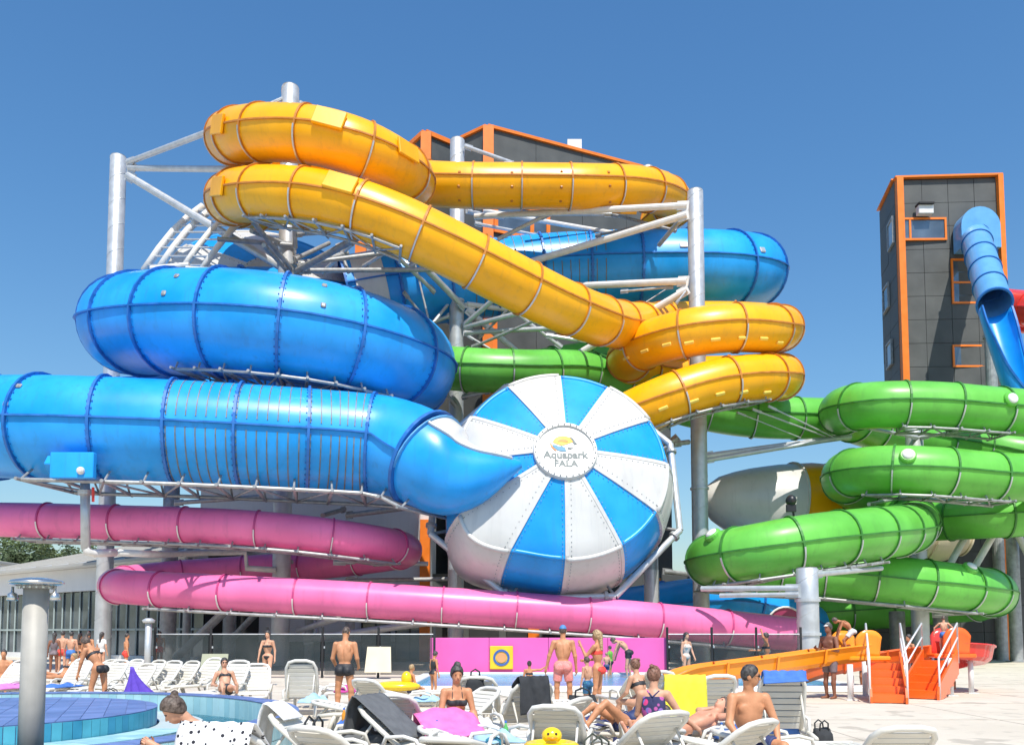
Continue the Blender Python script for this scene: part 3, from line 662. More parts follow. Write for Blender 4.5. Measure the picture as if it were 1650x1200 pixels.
# yellow and white funnel behind the green coils
A_, B_ = P(1132, 800, 53), P(1562, 868, 56); ax = (B_ - A_); Lf = ax.length
FN = empty('funnel_slide', (A_.x + 7, 50, 0), 'white and yellow funnel slide behind the green coils', 'water slide')
prof = [(0, .5), (.04, 1.2), (.12, 1.85), (.24, 2.45), (.37, 2.9), (.5, 3.0), (.64, 2.75), (.78, 2.2), (.9, 1.6), (.97, 1.0)]
YEL_SHADE = mat('shaded_yellow_fibreglass', (0.55, 0.22, 0.02), .3, coat=.3); CREAM = mat('cream_fibreglass', (0.72, 0.62, 0.44), .35, coat=.2)  # browner band of the funnel: shade on the shell put into the colour
def seg(t0, t1):
    out = []
    for q in range(7):
        t = t0 + (t1 - t0) * q / 6
        for i in range(len(prof) - 1):
            if prof[i][0] <= t <= prof[i + 1][0]:
                u_ = (t - prof[i][0]) / (prof[i + 1][0] - prof[i][0]); out.append((t * Lf, prof[i][1] * (1 - u_) + prof[i + 1][1] * u_)); break
    return out
for t0, t1, m_ in ((0, .3, WHITEF), (.3, .43, YEL), (.43, .62, YEL_SHADE), (.62, .8, CREAM), (.8, .969, CREAM)):
    s_ = seg(t0, t1); s_ = [(a, b * 1.09) for a, b in s_]; V, Fc = lathe(s_, A_, ax, 40); obj('shell_band', (V, [q for q in Fc if len(q) == 4]), m_, FN, True)
    obj('flange_ring', lathe([(s_[-1][0] - .06, s_[-1][1] - .05), (s_[-1][0] - .06, s_[-1][1] + .12), (s_[-1][0] + .06, s_[-1][1] + .12), (s_[-1][0] + .06, s_[-1][1] - .05)], A_, ax, 40), m_, FN)
# ------------------------------------------------------------------ galvanised columns and their arms
def column(px, Z, ytop, dia, label, arms, m=STEEL, seamed=True, base=True):
    g = G(px, Z, ytop); h = P(px, ytop, Z).z
    e = empty('support_column', g, label, 'steel column')
    V, Fc = lathe([(0, dia / 2), (h * .33, dia / 2), (h * .66, dia / 2), (h - .05, dia / 2), (h, dia / 2 - .05)], g, (0, 0, 1), 28)
    sh = obj('shaft', (V, [q for q in Fc if len(q) == 4]), m, e, True); obj('cap', cyl(g + Vector((0, 0, h - .02)), g + Vector((0, 0, h + .02)), dia / 2 - .03, 28), STEELD, sh)
    # spiral weld and bolted joints of the rolled shaft
    if seamed:
        pts = [g + Vector((math.cos(t) * (dia / 2 + .002), math.sin(t) * (dia / 2 + .002), h * t / (2 * math.pi * h / 1.5))) for t in np.arange(0, 2 * math.pi * h / 1.5, .35)]
        obj('weld', tubeline(pts, .014, 4), m, sh)
        for z in (h * .36, h * .68): obj('joint_collar', cyl(g + Vector((0, 0, z)), g + Vector((0, 0, z + .12)), dia / 2 + .07, 28), m, sh)
    if base: obj('base_plate', cyl(g + Vector((0, 0, .004)), g + Vector((0, 0, .06)), dia / 2 + .25, 24), STEELD, e)
    for a in arms:
        x1, y1, Z1, x2, y2, Z2, r = a[:7]; mm = a[7] if len(a) > 7 else STEEL
        p, q = P(x1, y1, Z1), P(x2, y2, Z2); o = obj('arm', cyl(p, q, r, 12), mm, e)
        d = (q - p).normalized(); obj('end_plate', beam(p - d * .1, p + d * .55, .07, r * 2.9), mm, o)
    return e
column(191, 49, 253, .90, 'tall galvanised column at far left rising above the blue loop', [
    (206, 262, 48.6, 332, 214, 44.6, .16), (208, 271, 48.6, 372, 273, 45, .17), (206, 283, 48.6, 462, 436, 45, .21)])
column(468, 45, 141, .93, 'tallest column, rising through the yellow left loops', [
    (468, 432, 44.5, 398, 345, 41, .13, STEELD), (462, 436, 44.5, 425, 395, 40, .11, STEELD), (480, 436, 44.5, 596, 372, 39.5, .17, STEELD), (482, 430, 44.5, 560, 408, 47, .14, STEELD),
    (484, 436, 44.6, 770, 434, 49, .13, STEELD), (484, 425, 44.6, 664, 402, 47, .12, STEELD), (475, 418, 44.5, 530, 392, 48, .12, STEELD), (440, 165, 44.7, 456, 158, 44.7, .05), (455, 392, 44.6, 405, 372, 42, .12, STEELD),
    (476, 400, 44.6, 473, 330, 43.5, .12, STEELD), (484, 165, 44.6, 500, 172, 43, .06), (480, 378, 44.6, 560, 372, 40.5, .10, STEELD), (545, 395, 47.5, 562, 440, 47.5, .1, STEELD), (470, 395, 44.6, 350, 385, 43, .12, STEELD)])
column(737, 52, 226, .90, 'galvanised column between the yellow straight run and the green tube', [
    (750, 236, 51.6, 826, 263, 50, .12), (826, 263, 50, 770, 268, 49, .09), (747, 495, 51.6, 640, 385, 47, .19), (748, 524, 51.6, 812, 468, 49.5, .15), (749, 527, 51.6, 862, 498, 49, .15), (749, 536, 51.6, 905, 528, 50, .14),
    (750, 455, 51.8, 830, 446, 54, .18, WSTEEL), (750, 467, 51.8, 800, 466, 54, .16, WSTEEL), (752, 490, 52, 870, 505, 54, .17, WSTEEL), (754, 500, 52, 832, 566, 53, .19, WSTEEL), (735, 505, 52, 690, 522, 52, .13), (752, 340, 52, 810, 352, 54, .12), (752, 430, 51.5, 858, 510, 49, .06), (752, 445, 51.5, 862, 520, 49, .05),
    (752, 540, 51.6, 790, 562, 51, .06), (690, 512, 50.5, 660, 390, 50, .06)])
column(1120, 48, 308, .90, 'tall galvanised column through the yellow right loops', [
    (1107, 331, 47.4, 765, 349, 51, .18, WSTEEL), (1107, 346, 47.4, 855, 422, 51.5, .20, WSTEEL), (1107, 453, 47.4, 900, 462, 51.5, .20, WSTEEL), (1107, 467, 47.4, 905, 586, 50.6, .20, WSTEEL), (885, 344, 50, 802, 386, 51, .13), (1000, 378, 52, 780, 340, 55, .15, WSTEEL),
    (1135, 735, 48, 1370, 703, 50, .17), (1135, 742, 48, 1350, 706, 49, .13), (1240, 655, 46.5, 1345, 705, 49, .045), (1215, 660, 46.5, 1330, 703, 49, .045), (1190, 665, 46.5, 1290, 705, 49, .03), (1090, 488, 46, 1104, 470, 47.2, .05),
    (1090, 705, 47, 1040, 745, 47, .14, STEELD), (1085, 715, 47, 1110, 712, 47.6, .14, STEELD), (1104, 345, 48, 1062, 395, 51, .14), (1070, 920, 47, 1110, 925, 47.6, .12, STEELD), (1020, 500, 47, 1090, 455, 50, .03)])
column(1300, 37, 915, .92, 'thick pale column under the low front green coil', [
    (1287, 947, 36.8, 1130, 948, 39, .12), (1287, 957, 36.8, 1160, 959, 38.5, .10), (1314, 925, 36.8, 1420, 915, 41, .12)])
column(1471, 49, 640, .95, 'galvanised column inside the green coils', [(1480, 705, 48.6, 1400, 690, 47, .1), (1482, 705, 48.6, 1570, 690, 46, .1), (1460, 800, 48.6, 1400, 812, 45, .1), (1485, 802, 48.6, 1600, 815, 46, .1)])
column(1043, 58, 270, .85, 'back column beside the end of the yellow straight run', [(1050, 278, 57.5, 1075, 282, 54, .1)], seamed=False)
column(277, 47, 780, .85, 'dark grey column behind the pink tube bend', [(283, 1060, 46.4, 372, 975, 43, .22, STEELD), (283, 810, 46.5, 420, 800, 44, .12, STEELD)], STEELD)
column(305, 49.5, 850, .45, 'slim grey column behind the pink tube at left', [], STEELD, False)
column(372, 50, 905, .75, 'grey column in front of the white hall wall', [(372, 1030, 49.6, 440, 960, 46, .18, STEELD), (380, 912, 49.6, 470, 905, 46, .12, STEELD)], STEELD, False)
column(500, 49, 905, .5, 'thin grey column beside the hall wall', [(480, 1016, 45, 545, 995, 40.5, .14), (492, 1030, 45, 685, 1003, 41, .17), (500, 960, 48.6, 512, 1020, 47, .1)], STEELD, False)
column(565, 46, 930, .0001 + .5, 'thin grey column below the end of the blue run', [(560, 830, 45.5, 652, 818, 41, .14, STEELD), (555, 820, 45.5, 520, 830, 42, .12, STEELD), (540, 905, 45.6, 690, 908, 46, .12), (560, 935, 45.6, 735, 932, 46, .11, STEELD)], STEELD, False)
column(1630, 52, 850, .7, 'grey column behind the right end of the lowest green coil', [(1610, 845, 50, 1555, 940, 50, .2, WSTEEL), (1632, 845, 51.5, 1680, 940, 51, .2, WSTEEL), (1566, 845, 51, 1530, 910, 50, .2, WSTEEL)], STEELD, False)
column(1515, 50, 985, .8, 'grey column below the lowest green coil', [(1505, 990, 49.6, 1590, 985, 48, .12)], STEELD, False)
column(1445, 52, 985, .9, 'wide grey column behind the orange steps', [], STEELD, False)
# drain pipe hanging from the lower blue run
dp = empty('drain_pipe', P(140, 890, 37.0), 'pale pipe hanging below the blue control box', 'pipe')
obj('pipe', cyl(P(137, 775, 36.2), P(138, 884, 36.2), .19, 16), STEEL, dp, True); obj('elbow', tubeline([P(138, 878, 36.2), P(140, 888, 36.2), P(152, 891, 36.4), P(185, 890, 37.5)], .17, 12), WSTEEL, dp, True)
obj('pipe', tubeline([P(185, 890, 37.5), P(260, 893, 40), P(330, 890, 43), P(395, 889, 44.5), P(398, 915, 44.5), P(445, 918, 44.6)], .16, 10), WSTEEL, dp, True)
obj('valve', cyl(P(150, 785, 36.0), P(150, 808, 36.0), .06, 8), RED, dp); obj('collar', cyl(P(137, 790, 36.2), P(137, 797, 36.2), .28, 16), STEEL, dp)
# ladder frame of the striped bowl
lf = empty('ladder_frame', (P(300, 400, 47).x, 48, 0), 'white ladder-like steel frame left of the yellow loops', 'steel frame')
for k, (dx, Zk) in enumerate(((0, 47.5), (22, 46.5), (60, 45.5), (92, 45.0))):
    pts = [P(232 + dx + 95 * t, 436 - 104 * t - 12 * math.sin(math.pi * t), Zk + 1.5 * t) for t in (0, .25, .5, .75, 1)]
    obj('stringer', tubeline(pts, .20 if k < 2 else .17, 10), WSTEEL, lf, True)
    if k < 3:
        for t in np.arange(.06, 1.0, .105):
            dx2, Z2 = ((22, 46.5), (60, 45.5), (92, 45.0))[k]
            obj('rung', cyl(P(232 + dx + 95 * t, 436 - 104 * t - 12 * math.sin(math.pi * t), Zk + 1.5 * t), P(232 + dx2 + 95 * t, 436 - 104 * t - 12 * math.sin(math.pi * t), Z2 + 1.5 * t), .055, 6), STEEL, lf)
obj('cross_pipe', cyl(P(243, 433, 44), P(305, 427, 44), .15, 10), WSTEEL, lf); obj('cross_pipe', cyl(P(300, 432, 43.5), P(420, 440, 43.5), .12, 10), STEEL, lf)

# loose bracing between the columns
BR = empty('bracing', G(620, 48), 'tangle of thin steel braces behind the yellow chute', 'steel frame')
for x1, y1, Z1, x2, y2, Z2, r_ in ((520, 440, 48, 575, 385, 46, .11),  (620, 395, 46, 700, 470, 50, .12), (660, 430, 49, 735, 380, 52, .10), (760, 560, 51, 900, 500, 48, .09), (765, 360, 52, 870, 380, 54, .10), (800, 480, 50, 905, 560, 51, .10), (770, 545, 52, 850, 470, 50, .08), (880, 540, 50, 980, 555, 50, .10), (930, 545, 50, 985, 520, 46, .09), (690, 530, 51, 730, 480, 52, .10), (850, 345, 51, 985, 345, 52, .10), (985, 345, 52, 1090, 372, 50, .09), (960, 380, 52, 1085, 352, 48, .08), (1000, 470, 49, 1085, 462, 48, .07), (650, 470, 50, 690, 520, 51, .08), (585, 430, 48, 640, 395, 46, .10), (700, 610, 50, 735, 655, 51, .10), (745, 640, 51, 790, 630, 49, .10)):
    p_, q_ = P(x1, y1, Z1), P(x2, y2, Z2); o_ = obj('brace', cyl(p_, q_, r_, 8), STEEL if r_ > .095 else STEELD, BR)
    for e_, s_ in ((p_, 1), (q_, -1)): obj('gusset', beam(e_, e_ + (q_ - p_).normalized() * (.45 * s_), .05, r_ * 3.4), STEELD, o_)
# ------------------------------------------------------------------ dark hall with orange edges behind the slides
def hgt(px, py, Z): return P(px, py, Z).z
def face_panels(root, a, b, z0, z1, nx, nz, out, m, nm='cladding_panel', gap=.03, t=.06, holes=()):
    """rows of cladding sheets on the wall from a to b (plan points), proud of it"""
    a, b = Vector((a[0], a[1], 0)), Vector((b[0], b[1], 0)); d = b - a; Lw = d.length; d.normalize(); o = Vector(out).normalized()
    for j in range(nz):
        for i in range(nx):
            u0, u1 = Lw * i / nx + gap / 2, Lw * (i + 1) / nx - gap / 2; v0, v1 = z0 + (z1 - z0) * j / nz + gap / 2, z0 + (z1 - z0) * (j + 1) / nz - gap / 2
            c = [a + d * u + Vector((0, 0, v)) for u, v in ((u0, v0), (u1, v0), (u1, v1), (u0, v1))]
            tt = t + random.uniform(-.008, .008)
            V = c + [q + o * tt for q in c]; obj(nm, (V, [(4, 5, 6, 7), (0, 1, 5, 4), (1, 2, 6, 5), (2, 3, 7, 6), (3, 0, 4, 7)]), m, root)
def window(root, a, b, z0, z1, out, bars=(), fw=.28, fm=None, rows=(), glass=None):
    fm = fm or ORTRIM; a, b = Vector((a[0], a[1], 0)), Vector((b[0], b[1], 0)); d = (b - a); Lw = d.length; d.normalize(); o = Vector(out).normalized() * .16
    def slab(u0, u1, v0, v1, dep, nm, m, par):
        c = [a + d * u + Vector((0, 0, v)) for u, v in ((u0, v0), (u1, v0), (u1, v1), (u0, v1))]; V = c + [q + o * dep for q in c]
        return obj(nm, (V, [(3, 2, 1, 0), (4, 5, 6, 7), (0, 1, 5, 4), (1, 2, 6, 5), (2, 3, 7, 6), (3, 0, 4, 7)]), m, par)
    wdw = slab(0, Lw, z0, z1, .55, 'window', glass or GLASS, root)
    slab(-fw, Lw + fw, z0 - fw, z0, 1.0, 'frame', fm, wdw); slab(-fw, Lw + fw, z1, z1 + fw, 1.0, 'frame', fm, wdw); slab(-fw, 0, z0, z1, .98, 'frame', fm, wdw); slab(Lw, Lw + fw, z0, z1, .98, 'frame', fm, wdw)
    for u in bars: slab(Lw * u - fw / 2, Lw * u + fw / 2, z0, z1, .9, 'mullion', fm, wdw)
    for v in rows: slab(0, Lw, z0 + (z1 - z0) * v - fw / 2, z0 + (z1 - z0) * v + fw / 2, .85, 'transom', fm, wdw)
    return wdw
def plan(px, Z, py=1020): v = G(px, Z, py); return (v.x, v.y)
HB = empty('stair_hall', G(860, 62), 'dark grey stair hall with orange corner posts behind the slides', 'building')
zt = hgt(785, 207, 60)
c0, c1, c2 = plan(785, 60, 207), plan(1075, 66.5, 280), plan(742, 61.6, 228)
obj('wall', prism([c0, c1, (c1[0] - 3, c1[1] + 8), (c2[0] - 1.0, c2[1] + 8), c2], 0, zt), DARKJ, HB)
n1 = Vector((c1[1] - c0[1], -(c1[0] - c0[0]), 0)); n2 = Vector((c0[1] - c2[1], -(c0[0] - c2[0]), 0))
face_panels(HB, c0, c1, 0, zt, 4, 9, n1, DARKCL); face_panels(HB, c2, c0, 0, zt, 1, 9, n2, DARKCL)
rf = obj('roof_edge', join(beam((*c0, zt + .1), (*c1, zt + .1), .5, .22), beam((*c2, zt + .1), (*c0, zt + .1), .5, .22)), ORTRIM, HB)
obj('corner_post', box((c0[0] + .1, c0[1] - .15, zt / 2), (.75, .6, zt)), ORTRIM, HB)
def on(a, b, t): return (a[0] + (b[0] - a[0]) * t, a[1] + (b[1] - a[1]) * t)
nn = n1.normalized() * .07
wp = lambda t: (on(c0, c1, t)[0] + nn.x, on(c0, c1, t)[1] + nn.y)
window(HB, wp(.05), wp(.30), hgt(800, 377, 61), hgt(800, 337, 61), n1, fw=.3, bars=(.7,))
obj('wall_strip', box((wp(.03)[0], wp(.03)[1] - .2, hgt(800, 530, 60)), (.6, .4, 4.0)), ORTRIM, HB)
obj('roof_vent', prism([(P(915, 235, 63).x, 63.4), (P(938, 235, 63).x, 63.4), (P(938, 235, 63).x, 64), (P(915, 235, 63).x, 64)], zt, zt + 1.2), PRIM, HB)
# lower wing to the left
HW = empty('stair_wing', G(690, 64), 'narrow dark wing with orange post left of the stair hall', 'building')
zw = hgt(685, 217, 62.5)
d0, d1, d2 = plan(685, 62.5, 217), plan(742, 64.5, 225), plan(652, 65, 230)
obj('wall', prism([d0, d1, (d1[0], d1[1] + 6), (d2[0], d2[1] + 6), d2], 0, zw), DARKJ, HW)
m1 = Vector((d1[1] - d0[1], -(d1[0] - d0[0]), 0)); m2_ = Vector((d0[1] - d2[1], -(d0[0] - d2[0]), 0))
face_panels(HW, d0, d1, 0, zw, 1, 9, m1, DARKCL); face_panels(HW, d2, d0, 0, zw, 1, 9, m2_, DARKCL)
obj('corner_post', box((d0[0] + .1, d0[1] - .15, zw / 2), (.75, .6, zw)), ORTRIM, HW); obj('roof_edge', join(beam((*d0, zw + .12), (*d1, zw + .12), .5, .35), beam((*d2, zw + .12), (*d0, zw + .12), .5, .35)), ORTRIM, HW)
# link block with orange windows at the left, seen below the yellow loops
LK = empty('link_block', G(610, 58), 'low link block with orange window frames behind the yellow loops', 'building')
e0, e1 = plan(575, 57.5, 400), plan(690, 57.5, 400); ze = hgt(600, 388, 57.5)
obj('wall', prism([e0, e1, (e1[0], 62), (e0[0], 62)], 0, ze), mat('grey_render', (.30, .31, .33), .8, streak=.3), LK)
obj('corner_post', box((e0[0] + .3, e0[1] - .12, ze - 2), (.75, .3, 4)), ORTRIM, LK)
window(LK, plan(602, 57.4, 400), plan(680, 57.4, 400), hgt(600, 412, 57.5), hgt(600, 393, 57.5), (0, -1, 0), bars=(.33, .66), fw=.2)

# ------------------------------------------------------------------ slide tower at the right
TW = empty('slide_tower', G(1510, 62), 'tall dark grey tower with orange corner posts at the right', 'building')
t0, t1, t2 = plan(1442, 60, 290), plan(1610, 59.6, 285), plan(1418, 64.6, 340); zt = hgt(1440, 290, 60)
back = (t2[0] + (t1[0] - t0[0]), t1[1] + 5)
obj('wall', prism([t0, t1, back, t2], 0, zt), DARKJ, TW)
nf = Vector((t1[1] - t0[1], -(t1[0] - t0[0]), 0)); nl = Vector((t0[1] - t2[1], -(t0[0] - t2[0]), 0))
face_panels(TW, t0, t1, 0, zt - .1, 4, 20, nf, DARKCL); face_panels(TW, t2, t0, 0, zt - .1, 2, 20, nl, DARKCL)
obj('corner_post', box((t0[0] + .2, t0[1] - .14, zt / 2), (.46, .5, zt)), ORTRIM, TW); obj('corner_post', box((t1[0] - .1, t1[1] - .14, zt / 2), (.36, .5, zt)), ORTRIM, TW)
obj('roof_edge', join(beam((t0[0] - .1, t0[1] - .1, zt + .06), (t1[0] + .1, t1[1] - .1, zt + .06), .5, .13), beam((*t0, zt + .06), (*t2, zt + .06), .5, .1)), ORTRIM, TW)
zz = lambda y: hgt(1500, y, 59.9)
window(TW, plan(1455, 59.85, 370), plan(1521, 59.8, 370), zz(386), zz(356), nf, bars=(.16,), fw=.14)
window(TW, plan(1535, 59.8, 450), plan(1590, 59.8, 450), zz(488), zz(422), nf, rows=(.47,), fw=.14); window(TW, plan(1537, 59.8, 575), plan(1590, 59.8, 575), zz(590), zz(560), nf, fw=.13)
def lw(y0, y1, u0, u1, tone): 
    a, b = on(t2, t0, u0), on(t2, t0, u1); q = nl.normalized() * .07
    window(TW, (a[0] + q.x, a[1] + q.y), (b[0] + q.x, b[1] + q.y), hgt(1430, y0, 62), hgt(1430, y1, 62), nl, fw=.12, fm=STEELD, glass=tone)
SKYG = mat('pale_window_glass', (.30, .36, .42), .1, spec=.8)
lw(405, 368, .62, .92, SKYG); lw(490, 455, .2, .5, GLASS); lw(585, 550, .3, .6, SKYG)
vb = obj('vent_box', box(P(1490, 338, 59.4) + Vector((0, 0, 0)), (1.05, .5, .75), .04), PRIM, TW); obj('vent_hood', box(P(1490, 330, 59.3), (1.1, .7, .16), .03), DARKJ, vb)
LBLUE = mat('pale_blue_fibreglass', (.12, .36, .66), .3, coat=.3, streak=.2)
sh_ = []
arcp = [(P(1566 + 31 * math.cos(a), 376, 59.5).x, hgt(1568, 376, 59.5) + 32 * math.sin(a) * 59.5 / F) for a in np.linspace(0, math.pi, 15)]
poly = [(arcp[0][0], hgt(1568, 410, 59.5))] + arcp + [(arcp[-1][0], hgt(1568, 410, 59.5))]
V = [(x, 59.45, z) for x, z in poly] + [(x, 58.3, z) for x, z in poly]; n = len(poly)
obj('slide_hood', (V, [tuple(range(n)), tuple(range(n, 2 * n))[::-1]] + [(i, (i + 1) % n, n + (i + 1) % n, n + i) for i in range(n)]), LBLUE, TW)
# steep blue chute leaving the tower
SC = empty('speed_slide', G(1640, 46), 'steep blue slide leaving the tower, closed above and open below', 'water slide')
scp = Path([(1571, 384, 58.9), (1573, 388, 57.6), (1584, 425, 54.5), (1603, 490, 50.5)], .92, .25)
slide(SC, scp, LBLUE, BLUE2, 2.4, (.09, .07), seams=False, two=False, na=14)
sco = Path([(1604, 496, 50.2), (1621, 550, 49.4), (1650, 632, 48.6), (1692, 720, 48.2)], .93, .3)
obj('open_chute', thick(sweep(sco, 0, sco.len, R(82), R(278), 0, 24), .06), BLUE, SC, True)
for a in (R(80), R(280)): obj('chute_lip', rail(sco, 0, sco.len, a, -.02, .12, .08), BLUE2, SC)
obj('flange_ring', band(scp, scp.len - .08, .14, -.02, .1), BLUE2, SC)
stp = empty('support_column', G(1595, 55, 540), 'grey post below the steep blue slide in front of the tower', 'steel column')
obj('shaft', cyl(G(1595, 55, 540), P(1595, 540, 55) + Vector((0, 0, 3)), .35, 18), STEELD, stp); obj('collar', cyl(P(1595, 545, 55), P(1595, 540, 55), .42, 18), STEELD, stp)
RS = empty('water_slide', G(1680, 60), 'red tube slide reaching out of frame right of the tower', 'water slide')
rp_ = Path([(1612, 492, 60.5), (1660, 497, 58), (1720, 503, 56)], 1.15); slide(RS, rp_, RED, RED, 2.4, (.1, .08), na=10)
rp2 = Path([(1640, 520, 61.5), (1700, 526, 60)], .7); obj('tube_section', sweep(rp2, 0, rp2.len, 0, 2 * math.pi, 0, 20), RED, RS, True)
# lower annex and stairs behind the green coils
AX = empty('annex', G(1600, 58), 'dark annex with an orange post behind the green coils', 'building')
a0_, a1_ = plan(1320, 57.5), plan(1700, 57.0); za = hgt(1600, 845, 57)
obj('wall', prism([a0_, a1_, (a1_[0], 59.4), (a0_[0], 59.4)], 0, za), DARKJ, AX); face_panels(AX, a0_, a1_, 0, za, 10, 5, (0, -1, 0), DARKCL)
obj('corner_post', box((G(1622, 56.6).x, 56.6, za / 2), (.7, .5, za)), ORTRIM, AX)
BRK = mat('brown_board', (.22, .10, .04), .6); obj('door', box((G(1345, 57).x, 57.1, 2.2), (2.6, .3, 4.4), .03), BRK, AX)
for x in range(1640, 1700, 12):
    obj('stair_rail', cyl(P(x, 870, 55), P(x + 20, 850, 55), .06), BLACK, AX); obj('stair_post', cyl(P(x, 870, 55), P(x, 990, 55), .05), BLACK, AX)

# ------------------------------------------------------------------ white hall behind the pink slide, glass hall at left
WALLW = mat('white_render', (.66, .66, .65), .8, var=.05, scale=.5, streak=.22)
HL = empty('white_hall', G(500, 54), 'white rendered hall wall behind the pink tubes', 'building')
h0, h1 = plan(318, 53), plan(690, 53); zh = hgt(600, 786, 53)
obj('wall', prism([h0, h1, (h1[0], 58), (h0[0], 58)], 0, zh), WALLW, HL)
obj('corner_post', box((h1[0] - .2, 52.8, zh / 2 - 1), (.6, .5, zh - 2)), ORTRIM, HL); obj('parapet', box(((h0[0] + h1[0]) / 2, 53.1, zh + .1), (h1[0] - h0[0] + .3, .6, .2)), STEELD, HL)
obj('plinth', box(((h0[0] + h1[0]) / 2, 52.9, .6), (h1[0] - h0[0], .12, 1.2)), DARKCL, HL)
for k, x in enumerate((585, 640)): window(HL, plan(x, 52.95), plan(x + 42, 52.95), .2, hgt(600, 960, 53), (0, -1, 0), bars=(.5,), fw=.1, fm=DARKJ)
window(HL, plan(345, 52.95), plan(365, 52.95), .2, hgt(345, 955, 53), (0, -1, 0), fw=.1, fm=DARKJ)
GH = empty('glass_hall', G(90, 60), 'glass fronted hall with pale grey sloping roof at the left', 'building')
g0, g1 = plan(-40, 68), plan(330, 50); gd = Vector((g1[0] - g0[0], g1[1] - g0[1], 0)); gL = gd.length; gd.normalize(); gn = Vector((gd.y, -gd.x, 0)); ez = 6.0
b0 = Vector((*g0, 0)); back_ = -gn * 14
obj('wall', prism([g0, g1, (g1[0] + back_.x, g1[1] + back_.y), (g0[0] + back_.x, g0[1] + back_.y)], 0, ez), DARKJ, GH)
nb = 26
for i in range(nb):
    for z0, z1 in ((.35, 1.9), (2.0, ez - 1.55)):
        u0, u1 = gL * i / nb + .06, gL * (i + 1) / nb - .06
        c = [b0 + gd * u + Vector((0, 0, z)) + gn * .05 for u, z in ((u0, z0), (u1, z0), (u1, z1), (u0, z1))]
        obj('pane', (c + [q + gn * .03 for q in c], [(4, 5, 6, 7), (0, 1, 5, 4), (1, 2, 6, 5), (2, 3, 7, 6), (3, 0, 4, 7)]), GLASS, GH)
    p = b0 + gd * (gL * i / nb); obj('mullion', beam(p + gn * .12 + Vector((0, 0, .3)), p + gn * .12 + Vector((0, 0, ez - 1.5)), .09, .16), mat('grey_mullion', (.30, .36, .35), .5), GH)
obj('transom', beam(b0 + gn * .12 + Vector((0, 0, 1.95)), b0 + gd * gL + gn * .12 + Vector((0, 0, 1.95)), .14, .12), MATS['grey_mullion'], GH)
def slabw(z0, z1, o0, o1, m, nm): 
    V = [b0 + gd * (u * gL) + gn * o + Vector((0, 0, z)) for u in (0, 1) for o, z in ((o0, z0), (o1, z0), (o1, z1), (o0, z1))]
    return obj(nm, (V, [(0, 1, 2, 3), (7, 6, 5, 4), (0, 4, 5, 1), (1, 5, 6, 2), (2, 6, 7, 3), (3, 7, 4, 0)]), m, GH)
slabw(ez - 1.5, ez, 0.02, .5, WALLW, 'fascia'); slabw(ez + .02, ez + .2, -.1, 1.3, PRIM, 'eave'); slabw(.0, .34, .02, .4, WALLW, 'sill')
ROOF = mat('pale_roof_sheet', (.40, .39, .36), .6, var=.06, scale=.3, streak=.15)
ra = [b0 + gn * 1.35 + Vector((0, 0, ez + .22)) - gd * 1, b0 + gd * (gL + .3) + gn * 1.35 + Vector((0, 0, ez + .22)), b0 + gd * (gL + .3) + back_ + Vector((0, 0, ez + 4.3)), b0 + gd * 9 + back_ + Vector((0, 0, ez + 4.3))]
V = ra + [v - Vector((0, 0, .18)) for v in ra]
rfo = obj('roof', (V, [(0, 1, 2, 3), (7, 6, 5, 4), (0, 4, 5, 1), (1, 5, 6, 2), (2, 6, 7, 3), (3, 7, 4, 0)]), ROOF, GH)
for i in range(1, 14):
    t = i / 14; obj('roof_seam', beam(ra[0].lerp(ra[1], t) + Vector((0, 0, .03)), ra[3].lerp(ra[2], t) + Vector((0, 0, .03)), .06, .06), ROOF, rfo)
FH = empty('far_house', G(5, 80), 'small white house behind the roof at the left edge', 'building')
obj('wall', box((G(-14, 82).x, 82, 4), (3.4, 5, 8.1)), WALLW, FH); obj('roof', box((G(-14, 82).x, 82, 8.2), (3.8, 5.4, .3), .05), ROOF, FH); obj('window', box((G(-8, 79).x, 79.47, 7.0), (.9, .1, 1.2)), GLASS, FH)

# ------------------------------------------------------------------ trees beyond the left roof
LEAF = mat('leaf_green', (.055, .095, .022), .6, var=.5, scale=.9)
LEAF2 = mat('leaf_green_light', (.085, .13, .03), .6, var=.4, scale=.9)
BARK = mat('bark', (.09, .065, .045), .9, var=.3, scale=6)
def tree(px, Z, ytop, wpx, label, seed):
    rnd = random.Random(seed); g = G(px, Z); h = hgt(px, ytop, Z); rw = wpx * Z / F / 2
    e = empty('tree', g, label, 'tree', 'trees beyond the glass hall')
    obj('trunk', tubeline([g, g + Vector((.1, 0, h * .3)), g + Vector((-.1, 0, h * .6)), g + Vector((0, 0, h * .85))], [.3, .24, .15, .05], 8), BARK, e, True)
    for k in range(5):
        a = rnd.uniform(0, 6.28); st = g + Vector((0, 0, h * rnd.uniform(.35, .6))); obj('limb', tubeline([st, st + Vector((math.cos(a), math.sin(a), .8)) * rw * .6], [.12, .04], 6), BARK, e)
    for mm in (LEAF, LEAF2):
        V, Fc = [], []
        cl = [(g + Vector((rnd.gauss(0, rw * .45), rnd.gauss(0, rw * .45), h * (.62 + rnd.gauss(0, .16)))), rw * rnd.uniform(.25, .45)) for _ in range(16)]
        for c, rc in cl:
            for _ in range(230):
                v = Vector((rnd.gauss(0, 1), rnd.gauss(0, 1), rnd.gauss(0, .8))).normalized() * rc * rnd.uniform(.5, 1.05); q = c + v; q.z = min(q.z, h)
                d = Vector((rnd.gauss(0, 1), rnd.gauss(0, 1), rnd.gauss(0, 1))).normalized(); _, s, u = frame(d); z = rnd.uniform(.12, .24); n = len(V)
                V += [q - s * z, q + u * z * .6, q + s * z, q - u * z * .6]; Fc.append((n, n + 1, n + 2, n + 3))
        obj('crown', (V, Fc), mm, e)
